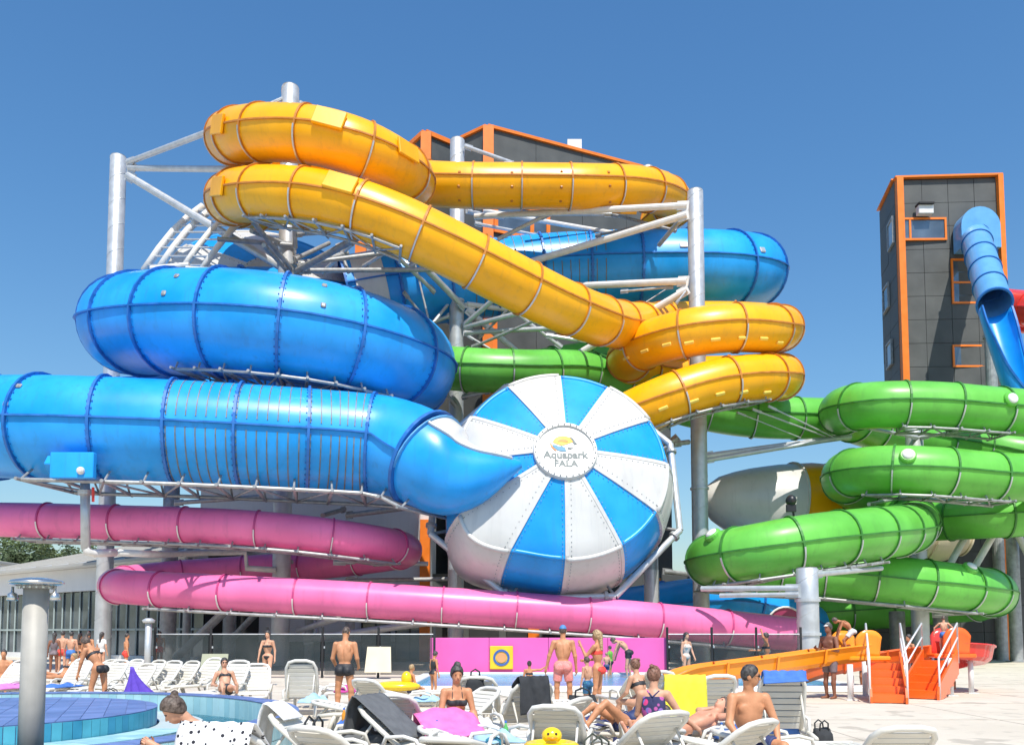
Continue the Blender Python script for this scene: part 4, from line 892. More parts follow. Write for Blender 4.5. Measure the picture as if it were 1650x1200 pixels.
tree(-5, 95, 862, 110, 'leafy tree at the left edge above the pale roof', 1); tree(48, 92, 868, 90, 'leafy tree between the small house and the pale roof ridge', 2); tree(100, 110, 872, 80, 'leafy tree just above the roof ridge of the glass hall', 3)

# ------------------------------------------------------------------ glass fence, pink wall
def tint(name, c, a):
    m = bpy.data.materials.new(name); m.use_nodes = True; b = m.node_tree.nodes['Principled BSDF']; b.inputs['Base Color'].default_value = (*c, 1); b.inputs['Roughness'].default_value = .05; b.inputs['Alpha'].default_value = a; return m
FGL = tint('tinted_fence_glass', (.05, .065, .07), .45)
def fence(x0, x1, Z, hh, n, label, ex=()):
    e = empty('glass_fence', G((x0 + x1) / 2, Z), label, 'fence'); a, b = G(x0, Z), G(x1, Z)
    for i in range(n + 1):
        p = a.lerp(b, i / n); obj('post', box(p + Vector((0, 0, hh / 2)), (.09, .07, hh), .01), BLACK, e)
        if i < n:
            q = a.lerp(b, (i + 1) / n); w_ = q.x - p.x - .16; obj('pane', box((p + q) / 2 + Vector((0, 0, .12 + (hh - .42) / 2)), (w_, .014, hh - .42)), FGL, e)
            obj('pane_clip', box(p + Vector((.075, 0, hh * .6)), (.05, .05, .08)), STEEL, e); obj('rail', cyl(p + Vector((0, 0, hh - .28)), q + Vector((0, 0, hh - .28)), .02, 8), STEEL, e)
    return e
fence(250, 700, 33.5, 1.95, 5, 'glass fence with black posts left of the pink wall'); fence(1075, 1290, 34.5, 1.95, 3, 'glass fence with black posts right of the pink wall')
PWL = mat('pink_wall_panel', (.80, .13, .42), .45, var=.04, scale=1, streak=.1)
PW = empty('pink_wall', G(883, 34.8), 'bright pink wall panel behind the splash pool', 'wall')
x0, x1 = G(693, 34.8).x, G(1074, 34.8).x; hw = hgt(880, 1027, 34.8)
for i in range(4):
    u0, u1 = x0 + (x1 - x0) * i / 4, x0 + (x1 - x0) * (i + 1) / 4; obj('panel', box(((u0 + u1) / 2, 34.8, hw / 2), (u1 - u0 - .012, .16, hw), .012), PWL, PW)
SGY = mat('sign_yellow', (.88, .55, .02), .45)
sg = empty('pool_sign', (G(808, 34.5).x, 34.6, .5), 'yellow sign board with a blue ring on the pink wall', 'sign')
sx = G(808, 34.6).x; sz = (hgt(808, 1042, 34.6) + hgt(808, 1076, 34.6)) / 2
obj('board', box((sx, 34.66, sz), (.92, .06, .92), .02), SGY, sg); V, Fc = lathe([(0, .24), (.02, .24), (.02, .33), (0, .33)], (sx, 34.625, sz), (0, -1, 0), 24)
obj('ring', (V, [q for q in Fc if len(q) == 4]), mat('sign_blue', (.05, .12, .35), .5), sg); obj('disc', lathe([(.0, .2), (.02, .2)], (sx, 34.622, sz), (0, -1, 0), 20), mat('sign_orange', (.75, .32, .12), .5), sg)
# arched magenta panel at the end of the pink slide
V = []; n = 14
for yy in (42.9, 43.05): V += [Vector((G(1265, 43).x + .95 * math.cos(a), yy, 2.0 + (1.0 * math.sin(a) if 0 <= a <= math.pi else 0))) for a in np.linspace(0, math.pi, n)] + [Vector((G(1265, 43).x - .95, yy, .6)), Vector((G(1265, 43).x + .95, yy, .6))]
k = n + 2
ah = empty('slide_exit', (G(1265, 43).x, 43, 0), 'arched magenta shield at the end of the pink slide', 'slide exit')
obj('shield', (V, [tuple(range(k)), tuple(range(k, 2 * k))[::-1]] + [(i, (i + 1) % k, k + (i + 1) % k, k + i) for i in range(k)]), mat('magenta_shield', (.28, .02, .08), .4), ah)
obj('edge_tube', tubeline([V[i] - Vector((0, .05, 0)) for i in range(n)], .05, 8), WSTEEL, ah, True); obj('post', cyl((G(1265, 43).x, 43.1, 0), (G(1265, 43).x, 43.1, .9), .12), STEELD, ah)
# dark plant room behind the slide feet
PR = empty('plant_room', G(900, 56), 'dark plant room wall in the shade under the slides', 'building')
obj('wall', prism([plan(690, 55.5), plan(1330, 55.5), (plan(1330, 55.5)[0], 57), (plan(690, 55.5)[0], 57)], 0, 5.5), DARKCL, PR)
for x in range(720, 1310, 60): obj('louvre_panel', box((G(x, 55.4).x, 55.4, 2.6), (1.9, .12, 3.6), .02), DARKJ, PR)
obj('corner_post', box((G(860, 55.2).x, 55.2, 2.6), (.7, .4, 5.2)), ORTRIM, PR); obj('corner_post', box((G(1060, 55.2).x, 55.2, 2.6), (.4, .4, 5.2)), ORTRIM, PR)
# ------------------------------------------------------------------ shower post in the round pool
g = P(56, 1020, 9.3); SPX, SPY = g.x, g.y; zs = P(56, 942, 9.3).z
SS = mat('brushed_steel_post', (.40, .38, .335), .6, metal=.1, var=.14, scale=3, streak=.5)
sw = empty('shower_post', (SPX, SPY, 0), 'grey metal shower post with flat round top standing in the round pool', 'shower')
obj('post', lathe([(0, .125), (zs, .125)], (SPX, SPY, 0), (0, 0, 1), 32), SS, sw, True)
obj('cap', lathe([(zs - .01, .2), (zs + .005, .265), (zs + .03, .27), (zs + .05, .24), (zs + .075, .1), (zs + .08, .01)], (SPX, SPY, 0), (0, 0, 1), 32), CHROME, sw, True)
V, Fc = lathe([(zs - .04, .13), (zs - .012, .2)], (SPX, SPY, 0), (0, 0, 1), 32); obj('collar', (V, Fc), SS, sw)
for a in range(0, 360, 20): obj('rivet', box((SPX + .18 * math.cos(R(a)), SPY + .18 * math.sin(R(a)), zs - .03), (.02, .02, .02)), CHROME, sw)
for sgn in (-1, 1):
    b = Vector((SPX + sgn * .225, SPY - .05, zs - .02))
    n_ = obj('nozzle', lathe([(0, .012), (-.06, .016), (-.075, .045), (-.14, .058), (-.15, .05)], b, (0, 0, 1), 14), CHROME, sw, True)

# ------------------------------------------------------------------ orange children's slides
def trough(path, s0, s1, W=.36, Hh=.42):
    prof = [(-W - .07, Hh - .03), (-W - .06, Hh), (-W, Hh), (-W + .03, Hh - .08), (-W + .09, .1), (-W + .2, 0), (W - .2, 0), (W - .09, .1), (W - .03, Hh - .08), (W, Hh), (W + .06, Hh), (W + .07, Hh - .03)]
    n = max(3, int((s1 - s0) / .25)); V, Fc = [], []; k = len(prof)
    for j in range(n + 1):
        p, d, sv, u, r = path.at(s0 + (s1 - s0) * j / n); V += [p + sv * a + Vector((0, 0, 1)) * b for a, b in prof]
    for j in range(n):
        for i in range(k - 1): q = j * k + i; Fc.append((q, q + 1, q + k + 1, q + k))
    return thick((V, Fc), .035)
def kid_chute(root, path, m, nsec, W=.36, Hh=.42):
    for i in range(nsec):
        a, b = path.len * i / nsec, path.len * (i + 1) / nsec
        obj('chute_section', trough(path, a, b - .01, W, Hh), m, root, False)
        if i:
            p, d, sv, u, r = path.at(a); V = []
            for w_, q in ((-.03, 1), (.03, 1)):
                V += [p + d * w_ + sv * x + Vector((0, 0, z)) for x, z in ((-W - .1, Hh), (-W - .02, .06), (-W + .18, -.06), (W - .18, -.06), (W + .02, .06), (W + .1, Hh))]
            obj('joint_flange', (V, [(i_, i_ + 1, i_ + 7, i_ + 6) for i_ in range(5)] + [(0, 6, 11, 5)]), m, root)
def stairs(root, top_, bot, wd, n, m, mside):
    top_, bot = Vector(top_), Vector(bot); d = Vector((bot.x - top_.x, bot.y - top_.y, 0)); run = d.length / n; d.normalize(); s = Vector((d.y, -d.x, 0)); rise = (top_.z - bot.z) / n
    for i in range(n):
        c = top_ + d * (run * (i + .5)); z1 = top_.z - rise * (i + 1) + .0; z0 = 0.02
        V = []
        for z in (max(z0, z1 - .5), z1):
            for a, b in ((-1, -1), (1, -1), (1, 1), (-1, 1)): q = c + d * (run / 2 * b) + s * (wd / 2 * a); V.append(Vector((q.x, q.y, z)))
        obj('step', (V, [(3, 2, 1, 0), (4, 5, 6, 7), (0, 1, 5, 4), (1, 2, 6, 5), (2, 3, 7, 6), (3, 0, 4, 7)]), m, root)
    for sg in (-1, 1):
        o = s * (wd / 2 + .02) * sg; pts = [top_ + Vector((0, 0, .12)), bot + Vector((0, 0, .16)), bot + d * .12 + Vector((0, 0, -bot.z + .16)), bot + d * .12 - Vector((0, 0, bot.z - .005)), bot - d * .35 - Vector((0, 0, bot.z - .005)), top_ - Vector((0, 0, .55))]
        V = [p + o - s * .025 for p in pts] + [p + o + s * .025 for p in pts]; k = len(pts)
        obj('stringer', (V, [tuple(range(k)), tuple(range(k, 2 * k))[::-1]] + [(i, (i + 1) % k, k + (i + 1) % k, k + i) for i in range(k)]), mside, root)
    return d, s
def hrail(root, top_, bot, s, off, m=None):
    m = m or PRIM; a, b = Vector(top_) + s * off, Vector(bot) + s * off; a0, b0 = Vector((a.x, a.y, a.z - .35)), Vector((b.x, b.y, .0))
    obj('handrail', tubeline([a0, Vector((a.x, a.y, a.z + .75)), Vector((b.x, b.y, b.z + .85)), b0], .026, 10), m, root, True)
    obj('handrail', tubeline([Vector((a.x, a.y, a.z + .35)), Vector((b.x, b.y, b.z + .42))], .022, 8), m, root, True)
WPOST = mat('white_post', (.70, .70, .68), .4, streak=.2)
KA = empty('childrens_slide', G(1372, 23), 'orange chute slide with red steps leading down to the splash pool', 'slide')
kp = Path([(1392, 1062, 23.2), (1340, 1068, 23.0), (1280, 1077, 22.7), (1200, 1088, 22.3), (1130, 1097, 22.0), (1098, 1103, 21.9), (1080, 1113, 21.8)], .4, .2)
kid_chute(KA, kp, ORG_, 4)
pa = P(1388, 1056, 23.2); ptop = pa.z
# hood of the platform: curved side walls
for sgn, nm in ((-1, 'hood_wall'), (1, 'hood_wall')):
    def hw_(u, v, sgn=sgn):
        x = pa.x - (.30 if sgn < 0 else .62) + .62 * u + .05 * v * (u - .5); y = pa.y + sgn * (.40 + .10 * v * v); top_h = .72 * (1 - .28 * abs(2 * u - 1.05) ** 3); return (x, y, ptop - .05 + top_h * v)
    obj(nm, thick(grid(hw_, 10, 5), .05), ORG_, KA, True)
obj('platform', box((pa.x + .05, pa.y, ptop - .06), (1.1, .9, .12), .03), ORG_, KA)
for px, py, Z in ((1368, 1128, 22.4), (1268, 1136, 21.6), (1178, 1130, 22.6), (1392, 1120, 24.0)):
    b = G(px, Z); p_ = min((kp.at(s)[0] for s in np.linspace(0, kp.len, 40)), key=lambda q: (q.x - b.x) ** 2)
    l_ = obj('leg', cyl((b.x, p_.y if px < 1360 else b.y, 0), (b.x, p_.y if px < 1360 else b.y, p_.z - .03), .075, 14), WPOST, KA, True); obj('foot_plate', box((b.x, p_.y if px < 1360 else b.y, .012), (.3, .3, .02)), WPOST, l_)
tA, bA = Vector((pa.x + .55, pa.y - .1, ptop)), Vector((G(1432, 21.2).x, 21.3, .22))
d_, s_ = stairs(KA, tA, bA, .75, 5, REDO, REDO); hrail(KA, tA + Vector((0, 0, .1)), bA, s_, .42); hrail(KA, tA + Vector((0, 0, .1)), bA, s_, -.42)
KB = empty('childrens_slide', G(1510, 25), 'red slide with orange steps and curled chute at the right', 'slide')
pb = P(1512, 1052, 25.0); zb = pb.z
kp2 = Path([(1500, 1062, 25.2), (1450, 1068, 25.6), (1390, 1077, 25.9), (1320, 1090, 26.2), (1296, 1099, 26.3)], .4, .2); kid_chute(KB, kp2, REDO, 3)
kp3 = Path([(1518, 1058, 25.2), (1548, 1060, 24.8), (1570, 1062, 24.9), (1582, 1066, 25.8), (1560, 1072, 26.8), (1520, 1080, 27.0)], .4, .2); kid_chute(KB, kp3, RED, 3, .34, .46)
for sgn in (-1, 1):
    def hw2(u, v, sgn=sgn): return (pb.x - (.1 if sgn < 0 else -.05) + .75 * u, pb.y + sgn * (.48 + .1 * v * v), zb - .05 + .78 * (1 - .3 * abs(2 * u - 1) ** 3) * v)
    obj('hood_wall', thick(grid(hw2, 10, 5), .05), REDO if sgn < 0 else RED, KB, True)
obj('platform', box((pb.x + .25, pb.y, zb - .06), (1.2, 1.0, .12), .03), REDO, KB)
for px, Z in ((1462, 25.9), (1562, 24.95), (1529, 23.9), (1500, 26.2), (1370, 26.0)):
    b = G(px, Z); l_ = obj('leg', cyl((b.x, b.y, 0), (b.x, b.y, zb - .1 if px > 1450 else .45), .07, 14), WPOST, KB, True); obj('foot_plate', box((b.x, b.y, .012), (.28, .28, .02)), WPOST, l_)
tB, bB = Vector((pb.x - .2, pb.y - .5, zb)), Vector((G(1483, 22.6).x, 22.7, .22)); d_, s_ = stairs(KB, tB, bB, .85, 5, REDO, REDO); hrail(KB, tB + Vector((0, 0, .1)), bB, s_, .46); hrail(KB, tB + Vector((0, 0, .1)), bB, s_, -.46)

# ------------------------------------------------------------------ sun loungers
PLAS = mat('white_plastic', (.74, .72, .67), .45, var=.07, scale=2.0, bump=.04, bscale=30, streak=.16)
SLAT = mat('white_plastic_slat', (.68, .66, .60), .5, var=.08, scale=2.5, streak=.16)
for m_ in (PLAS, SLAT):          # every moulded piece has yellowed a little differently
    N = m_.node_tree.nodes; L = m_.node_tree.links; b = N['Principled BSDF']; src = b.inputs['Base Color'].links[0].from_socket
    oi = N.new('ShaderNodeObjectInfo'); x = N.new('ShaderNodeMix'); x.data_type = 'RGBA'; mr = N.new('ShaderNodeMapRange'); mr.inputs[4].default_value = .75; L.new(oi.outputs['Random'], mr.inputs[0]); L.new(mr.outputs[0], x.inputs[0]); L.new(src, x.inputs[6]); x.inputs[7].default_value = (.60, .56, .46, 1); L.new(x.outputs[2], b.inputs['Base Color'])
LSZ = .34; HINGE = .18; BL = .82
def backpt(t, ang): return (HINGE + t * BL * math.cos(ang), LSZ + .03 + t * BL * math.sin(ang))
def make_lounger(ang):
    M = {}
    M['side_rail'] = [mesh(*tubeline([(s * .33, -.98, LSZ - .05), (s * .335, -.9, LSZ), (s * .335, -.4, LSZ), (s * .335, .1, LSZ), (s * .335, .6, LSZ), (s * .33, .86, LSZ - .03)], .036, 8), PLAS, True) for s in (-1, 1)]
    M['leg'] = [mesh(*tubeline([(s * .33, y, LSZ - .02), (s * .34, y + dy * .5, LSZ * .5), (s * .345, y + dy, .012)], [.038, .034, .028], 8), PLAS, True) for s in (-1, 1) for y, dy in ((-.72, -.08), (.58, .12))]
    M['seat_slat'] = [mesh(*box((0, -.90 + i * .108, LSZ + .012), (.63, .086, .022), .006), SLAT) for i in range(10)]
    M['foot_bar'] = [mesh(*tubeline([(-.33, -.98, LSZ - .05), (-.2, -1.02, LSZ - .06), (.2, -1.02, LSZ - .06), (.33, -.98, LSZ - .05)], .034, 8), PLAS, True)]
    b = lambda x, t: (x, *backpt(t, ang))
    M['back_frame'] = [mesh(*tubeline([b(-.31, 0), b(-.325, .4), b(-.31, .8), b(-.25, .95), b(-.12, 1.0), b(.12, 1.0), b(.25, .95), b(.31, .8), b(.325, .4), b(.31, 0)], .034, 8), PLAS, True)]
    sl = []
    for i in range(8):
        t = .06 + i * .113; y, z = backpt(t, ang); w_ = .60 if t < .82 else .50
        v, f = box((0, 0, 0), (w_, .082, .02), .005); Rm = Matrix.Rotation(ang, 3, 'X'); sl.append(mesh([Rm @ Vector(q) + Vector((0, y, z)) for q in v], f, SLAT))
    M['back_slat'] = sl
    y, z = backpt(.62, ang)
    M['prop'] = [mesh(*tubeline([(-.27, y, z), (-.27, min(y + .25, .84), LSZ), (.27, min(y + .25, .84), LSZ), (.27, y, z)], .018, 6), PLAS, True)]
    M['armrest'] = [mesh(*tubeline([(s * .36, -.12, LSZ - .01), (s * .385, -.06, LSZ + .15), (s * .39, .1, LSZ + .19), (s * .385, .34, LSZ + .17), (s * .36, .42, LSZ)], .026, 8), PLAS, True) for s in (-1, 1)]
    return M
LM = {a: make_lounger(R(a)) for a in (12, 38, 52, 68)}
LNG = []
def lounger(px, Z, rz, ang, label, arms=True, z=0.0):
    e = empty('sun_lounger', G(px, Z) + Vector((0, 0, z)), label, 'sun lounger', 'white sun loungers on the poolside terrace', R(rz + random.uniform(-5, 5)))
    sc_ = random.uniform(.93, 1.02); e.scale = (sc_, random.uniform(.95, 1.03), random.uniform(.93, 1.03))
    for nm, ms in LM[ang].items():
        if nm == 'armrest' and not arms: continue
        for me in ms: put(nm, me, e)
    LNG.append((e, R(ang))); return e
L1 = lounger
A = {}
for px, Z, rz, lab in ((222, 22.4, -28, 'white lounger beside the purple towel, first of the row behind the round pool'), (250, 22.6, -28, 'white lounger, second of the row of tilted backs right of the purple towel'), (281, 22.8, -28, 'white lounger, third of the row of tilted backs right of the purple towel'), (315, 23.0, -30, 'white lounger, last of the row of tilted backs, beside the slanting strut'),
    (362, 20.4, -14, 'white lounger under the sunbathing woman in sunglasses'), (412, 20.6, 14, 'white lounger with wide back right of the sunbathing woman in sunglasses'),
    (2, 21.5, -20, 'white lounger at the left edge with a pink towel'), (20, 25.5, -24, 'white lounger left of the shower post, second row'), (26, 29.5, -20, 'white lounger left of the shower post, farthest row'), (92, 25.5, -22, 'white lounger right of the shower post below the tanned woman'), (108, 22.2, -16, 'white lounger right of the shower post with a blue towel'), (118, 29, -20, 'white lounger below the boy in blue shorts'), (148, 26.5, -24, 'white lounger below the woman in purple briefs'), (165, 22.6, -20, 'white lounger beside the stooping woman in black bikini'), (190, 25.8, -26, 'white lounger behind the stooping woman in black bikini')):
    A[lab] = lounger(px, Z, rz, 52 if Z < 24 else 38, lab)
LX = lounger(492, 18.3, 184, 68, 'upright white lounger with its back to the camera, left of the man in black trunks')
LBAG = lounger(560, 9.6, 72, 38, 'white lounger with a bag and cloth hung over its raised back')
lounger(600, 15.2, 95, 12, 'flat white lounger behind the legs of the man in black trunks'); lounger(632, 13.6, 35, 12, 'white lounger with pink and blue towels on it'); lounger(690, 17.5, 95, 12, 'flat white lounger near the boy with yellow floats')
LGT = lounger(690, 10.6, 62, 38, 'white lounger with a grey towel over its raised back'); lounger(742, 11.3, 20, 12, 'flat white lounger in front of the grey towel'); lounger(585, 10.9, 100, 12, 'white lounger at the bottom edge left of centre')
LPK = lounger(722, 13.4, -55, 38, 'white lounger of the woman with the pink towel'); LBK = lounger(778, 15.0, 170, 52, 'white lounger with a black bag on its back, right of the woman with pink towel')
LBT = lounger(832, 13.4, -158, 52, 'white lounger with a black towel over its back'); lounger(852, 11.6, -128, 38, 'white lounger with tilted back in front of the black towel'); lounger(905, 11.0, 172, 38, 'white lounger behind the yellow swim ring'); lounger(800, 11.0, 96, 12, 'flat white lounger left of the yellow swim ring')
LLW = lounger(985, 12.4, 66, 12, 'white lounger of the woman lying with bent legs'); lounger(1003, 10.0, 207, 38, 'big white lounger with its back to the camera right of the yellow ring'); LFL = lounger(1046, 11.6, 176, 12, 'white lounger of the woman in floral swimsuit'); 
LMN = lounger(1106, 11.4, -62, 12, 'white lounger of the man lying with arms behind his head'); lounger(1126, 9.4, 222, 38, 'white lounger with its back to the camera in front of the lying man'); LST = lounger(1212, 10.3, 110, 12, 'white lounger of the seated man in dark blue shorts')
LBL = lounger(1247, 12.4, 176, 68, 'white lounger with blue towel and upright back, right of the seated man'); LLM = lounger(1092, 13.8, 172, 52, 'white lounger with a lime yellow towel over its back'); lounger(1136, 15.4, -168, 52, 'white lounger behind the lime towel'); lounger(1066, 16.5, 168, 52, 'white lounger behind the woman in floral swimsuit')
lounger(1402, 8.8, 184, 38, 'white lounger cut off at the bottom edge on bare concrete'); lounger(1275, 10.6, 95, 12, 'white lounger at the bottom edge below the seated man'); lounger(880, 17.6, 92, 12, 'flat white lounger behind the girl in black bikini'); lounger(432, 8.4, 172, 38, 'white lounger under the spotted cloth near the bottom edge'); LWB = lounger(345, 8.3, 178, 12, 'white lounger of the woman with a hair bun')
lounger(655, 12.3, 168, 38, 'white lounger with rounded back behind the grey towel'); lounger(758, 10.6, 160, 12, 'white lounger with rounded foot in front of the woman with pink towel'); lounger(585, 8.9, 150, 38, 'white lounger with rounded back at the bottom, right of the hung bag')
lounger(622, 17.2, 160, 38, 'white lounger with raised back right of the legs of the man in black trunks'); lounger(760, 18.0, 175, 38, 'white lounger with raised back left of the girl in black bikini'); lounger(1010, 18.5, -160, 38, 'white lounger with raised back right of the woman in red bikini')
lounger(655, 20.5, 80, 12, 'white lounger beside the small boy and yellow floats'); lounger(555, 20.2, 100, 12, 'white lounger behind the man in black trunks'); lounger(935, 14.2, 100, 12, 'flat white lounger behind the lying woman')
# ------------------------------------------------------------------ towels, bags and other small things
def cloth(name, c, pat=None, c2=None, sc=30.0):
    m = mat(name, c, .9, var=.12, scale=9, bump=.3, bscale=90)
    if pat:
        t = m.node_tree; N = t.nodes; L = t.links; b = N['Principled BSDF']; src = b.inputs['Base Color'].links[0].from_socket
        tc = N.new('ShaderNodeTexCoord'); v = N.new('ShaderNodeTexVoronoi'); v.inputs['Scale'].default_value = sc; L.new(tc.outputs['Object'], v.inputs['Vector'])
        mr = N.new('ShaderNodeMapRange'); mr.inputs[1].default_value = .26 if pat == 'dots' else .42; mr.inputs[2].default_value = .30 if pat == 'dots' else .5; mr.inputs[3].default_value = 1; mr.inputs[4].default_value = 0; L.new(v.outputs['Distance'], mr.inputs[0])
        x = N.new('ShaderNodeMix'); x.data_type = 'RGBA'; L.new(mr.outputs[0], x.inputs[0]); L.new(src, x.inputs[6]); x.inputs[7].default_value = (*c2, 1)
        if pat == 'flowers':
            hs = N.new('ShaderNodeMix'); hs.data_type = 'RGBA'; L.new(v.outputs['Color'], hs.inputs[0]); hs.inputs[6].default_value = (.75, .05, .2, 1); hs.inputs[7].default_value = (.08, .2, .6, 1); L.new(hs.outputs[2], x.inputs[7])
        L.new(x.outputs[2], b.inputs['Base Color'])
    return m
def drape(lg, m, label, t0=.35, hang=.5, wd=.5, x0=0.0, seed=1, name='towel'):
    """towel thrown over a raised lounger back: front slope, top edge, free hang behind"""
    e, ang = lg; rnd = random.Random(seed); ph = rnd.uniform(0, 6); pts = []
    for i in range(9): 
        y, z = backpt(t0 + (1.02 - t0) * i / 8, ang); pts.append((y - .035 * math.sin(ang), z + .035 * math.cos(ang) + .004))
    yb, zb_ = backpt(1.0, ang); pts.append((yb + .03, zb_ + .05)); pts.append((yb + .07, zb_ - .02))
    for i in range(1, 8): pts.append((yb + .08 + .012 * i, max(.05, zb_ - .02 - hang * i / 7)))
    n = len(pts) - 1
    def f(u, v):
        q = v * n; i = min(int(q), n - 1); t = q - i; y = pts[i][0] * (1 - t) + pts[i + 1][0] * t; z = pts[i][1] * (1 - t) + pts[i + 1][1] * t
        fold = .014 * math.sin(u * 15 + ph + v * 3) * (1 if v > .5 else .35); x = x0 + (u - .5) * wd * (1 + .06 * math.sin(v * 5 + ph)) + .01 * math.sin(v * 9)
        return (x, y + (fold + .012 if v > .5 else 0), z + (abs(fold) if v < .55 else 0) - (.04 * u if v > .9 else 0))
    vf = thick(grid(f, 14, 34), -.012); o = put(name, mesh(*vf, m, True), None); o.location = e.location; o.rotation_euler = e.rotation_euler; ORG[o.name] = Vector((0, 0, 0)); return tag(o, label, 'towel')
PUR = cloth('purple_cloth', (.10, .045, .42)); GRY = cloth('grey_cloth', (.115, .12, .125)); BLKC = cloth('black_cloth', (.02, .022, .025)); LIME = cloth('lime_cloth', (.78, .72, .04)); PNKC = cloth('pink_cloth', (.85, .16, .42)); BLUC = cloth('blue_cloth', (.05, .16, .5)); WHC = cloth('white_cloth', (.75, .74, .72)); SPOT = cloth('spotted_cloth', (.78, .77, .76), 'dots', (.02, .02, .03), 17); FLOW = cloth('floral_cloth', (.03, .03, .10), 'flowers', (.6, .1, .2), 11); LBC = cloth('light_blue_cloth', (.35, .55, .70)); MAUVE = cloth('mauve_cloth', (.75, .22, .62)); NAVY = cloth('navy_cloth', (.03, .04, .14)); SHIRTG = cloth('green_cloth', (.16, .42, .05))
def lgof(e): return next(x for x in LNG if x[0] == e)
first = A['white lounger beside the purple towel, first of the row behind the round pool']
def fpur(u, v):
    t = 2 * math.pi * u; r = (.025 + .40 * v ** 1.25) * (1 + (.10 + .22 * v) * math.sin(5 * t + 1.3) + .1 * v * math.sin(11 * t)); return (r * math.cos(t) * (.75 if math.cos(t) < 0 else 1.1) + .12 * v, r * .6 * math.sin(t), .98 - .80 * v ** .85 + .05 * math.sin(3 * t + 1) * v)
tag(put('towel', mesh(*thick(grid(fpur, 42, 12), .012), PUR, True), None, G(214, 19.0)), 'purple towel hanging in a peak behind the round pool', 'towel')
tw = empty('towel_stand', G(216, 19.0), 'thin stand holding up the purple towel', 'stand'); put('pole', mesh(*cyl((0, 0, 0), (0, 0, .98), .02), STEEL), tw); put('base', mesh(*lathe([(0, .2), (.03, .19)], (0, 0, 0)), STEEL), tw)
lounger(205, 20.4, -28, 52, 'white lounger just left of the purple towel')
drape(lgof(LGT), GRY, 'grey towel over a raised lounger back near the centre', .05, .45, .66, 0, 5); drape(lgof(LBT), BLKC, 'black towel hung over a lounger back in front of the pink wall', .78, .42, .5, .05, 7); drape(lgof(LLM), LIME, 'lime yellow towel over a lounger back near the chute end', .0, .7, .64, 0, 9)
drape(lgof(LBAG), WHC, 'white cloth hung over the lounger left of centre', .7, .42, .4, -.06, 4); drape(lgof(LBL), BLUC, 'blue towel on the lounger right of the seated man', -.35, .05, .6, 0, 8)
drape(next(x for x in LNG if 'spotted' in x[0]['label']), SPOT, 'white cloth with black spots near the bottom edge', -.25, .62, .66, 0, 6)
def lay(px, Z, z, w_, d_, m, label, seed, rz=0, amp=.03, name='towel'):
    rnd = random.Random(seed); a, b, c = (rnd.uniform(0, 6) for _ in range(3)); g = G(px, Z)
    f = lambda u, v: ((u - .5) * w_ + .03 * math.sin(v * 7 + a), (v - .5) * d_ + .03 * math.sin(u * 6 + b), z + amp * (1 + math.sin(u * 9 + a) * math.sin(v * 7 + c)) * (1 - abs(2 * u - 1) ** 4) * (1 - abs(2 * v - 1) ** 4))
    o = put(name, mesh(*thick(grid(f, 14, 14), .012), m, True), None, g, (0, 0, R(rz))); return tag(o, label, 'towel')
lay(8, 21.2, .38, .7, 1.2, MAUVE, 'crumpled pink towel at the left edge', 1, -20, .07); lay(104, 21.9, .38, .6, .9, BLUC, 'folded blue towel on the lounger beside the shower post', 2, -16, .05); lay(606, 13.5, .38, .45, .6, PNKC, 'pink towel crumpled on a lounger at the feet of the man in black trunks', 3, 30, .08); lay(575, 13.0, .37, .5, .4, BLUC, 'blue cloth beside the pink crumpled towel', 4, 10, .06)
lay(508, 17.0, .38, .5, .5, LBC, 'light blue towel beside the upright lounger', 5, 0, .09); lay(770, 12.6, .38, .5, .6, WHC, 'white crumpled towel left of the tilted lounger', 11, 20, .08); lay(640, 12.8, .37, .55, .5, WHC, 'white crumpled towel in front of the grey towel', 12, 60, .06); lay(1180, 11.2, .38, .5, .6, BLUC, 'blue towel beside the seated man', 13, 10, .09)
lay(800, 11.0, .38, .55, .7, LBC, 'pale blue cloth on the flat lounger at the bottom', 21, 15, .07); lay(742, 11.4, .38, .5, .8, SPOT, 'small spotted towel in front of the grey towel', 22, 40, .05); lay(650, 12.0, .01, .6, .6, BLKC, 'black clothes on the ground near the grey towel', 23, 20, .09)
def bag(px, Z, z, size, m, label, rz=0, seed=0):
    g = G(px, Z); e = empty('bag', g + Vector((0, 0, z)), label, 'bag', None, R(rz)); w_, d_, h_ = size
    def f(u, v):
        t = 2 * math.pi * u; k = (1 - .25 * v) * (1 + .05 * math.sin(3 * t + seed + 4 * v)); c, s = math.cos(t), math.sin(t); q = (abs(c) ** 4 + abs(s) ** 4) ** -.25
        return (w_ / 2 * c * q * k, d_ / 2 * s * q * (k if v < .8 else k * .6), h_ * v * (1 + .05 * math.sin(2 * t + seed)))
    V, Fc = grid(f, 20, 8); V += [(0, 0, 0), (0, 0, h_ * .97)]; n = len(V)
    Fc += [(i + 1, i, n - 2) for i in range(20)] + [(8 * 21 + i, 8 * 21 + i + 1, n - 1) for i in range(20)]
    put('bag_body', mesh(V, Fc, m, True), e)
    for s in (-1, 1): put('handle', mesh(*tubeline([(-w_ * .22, s * d_ * .2, h_ * .9), (-w_ * .2, s * d_ * .25, h_ * 1.25), (0, s * d_ * .28, h_ * 1.4), (w_ * .2, s * d_ * .25, h_ * 1.25), (w_ * .22, s * d_ * .2, h_ * .9)], .012, 6), m, True), e)
    return e
bag(508, 8.9, .30, (.42, .2, .4), BLKC, 'black bag hanging on the lounger left of centre', 70, 1); bag(612, 8.3, .0, (.7, .35, .42), BLKC, 'large black bag on the ground left of the grey towel', 10, 2); bag(662, 8.6, .0, (.5, .3, .38), BLKC, 'black bag with light straps in front of the grey towel', -15, 3); bag(766, 14.4, .72, (.34, .2, .28), BLKC, 'small black bag on a lounger back right of the woman with pink towel', 0, 4)
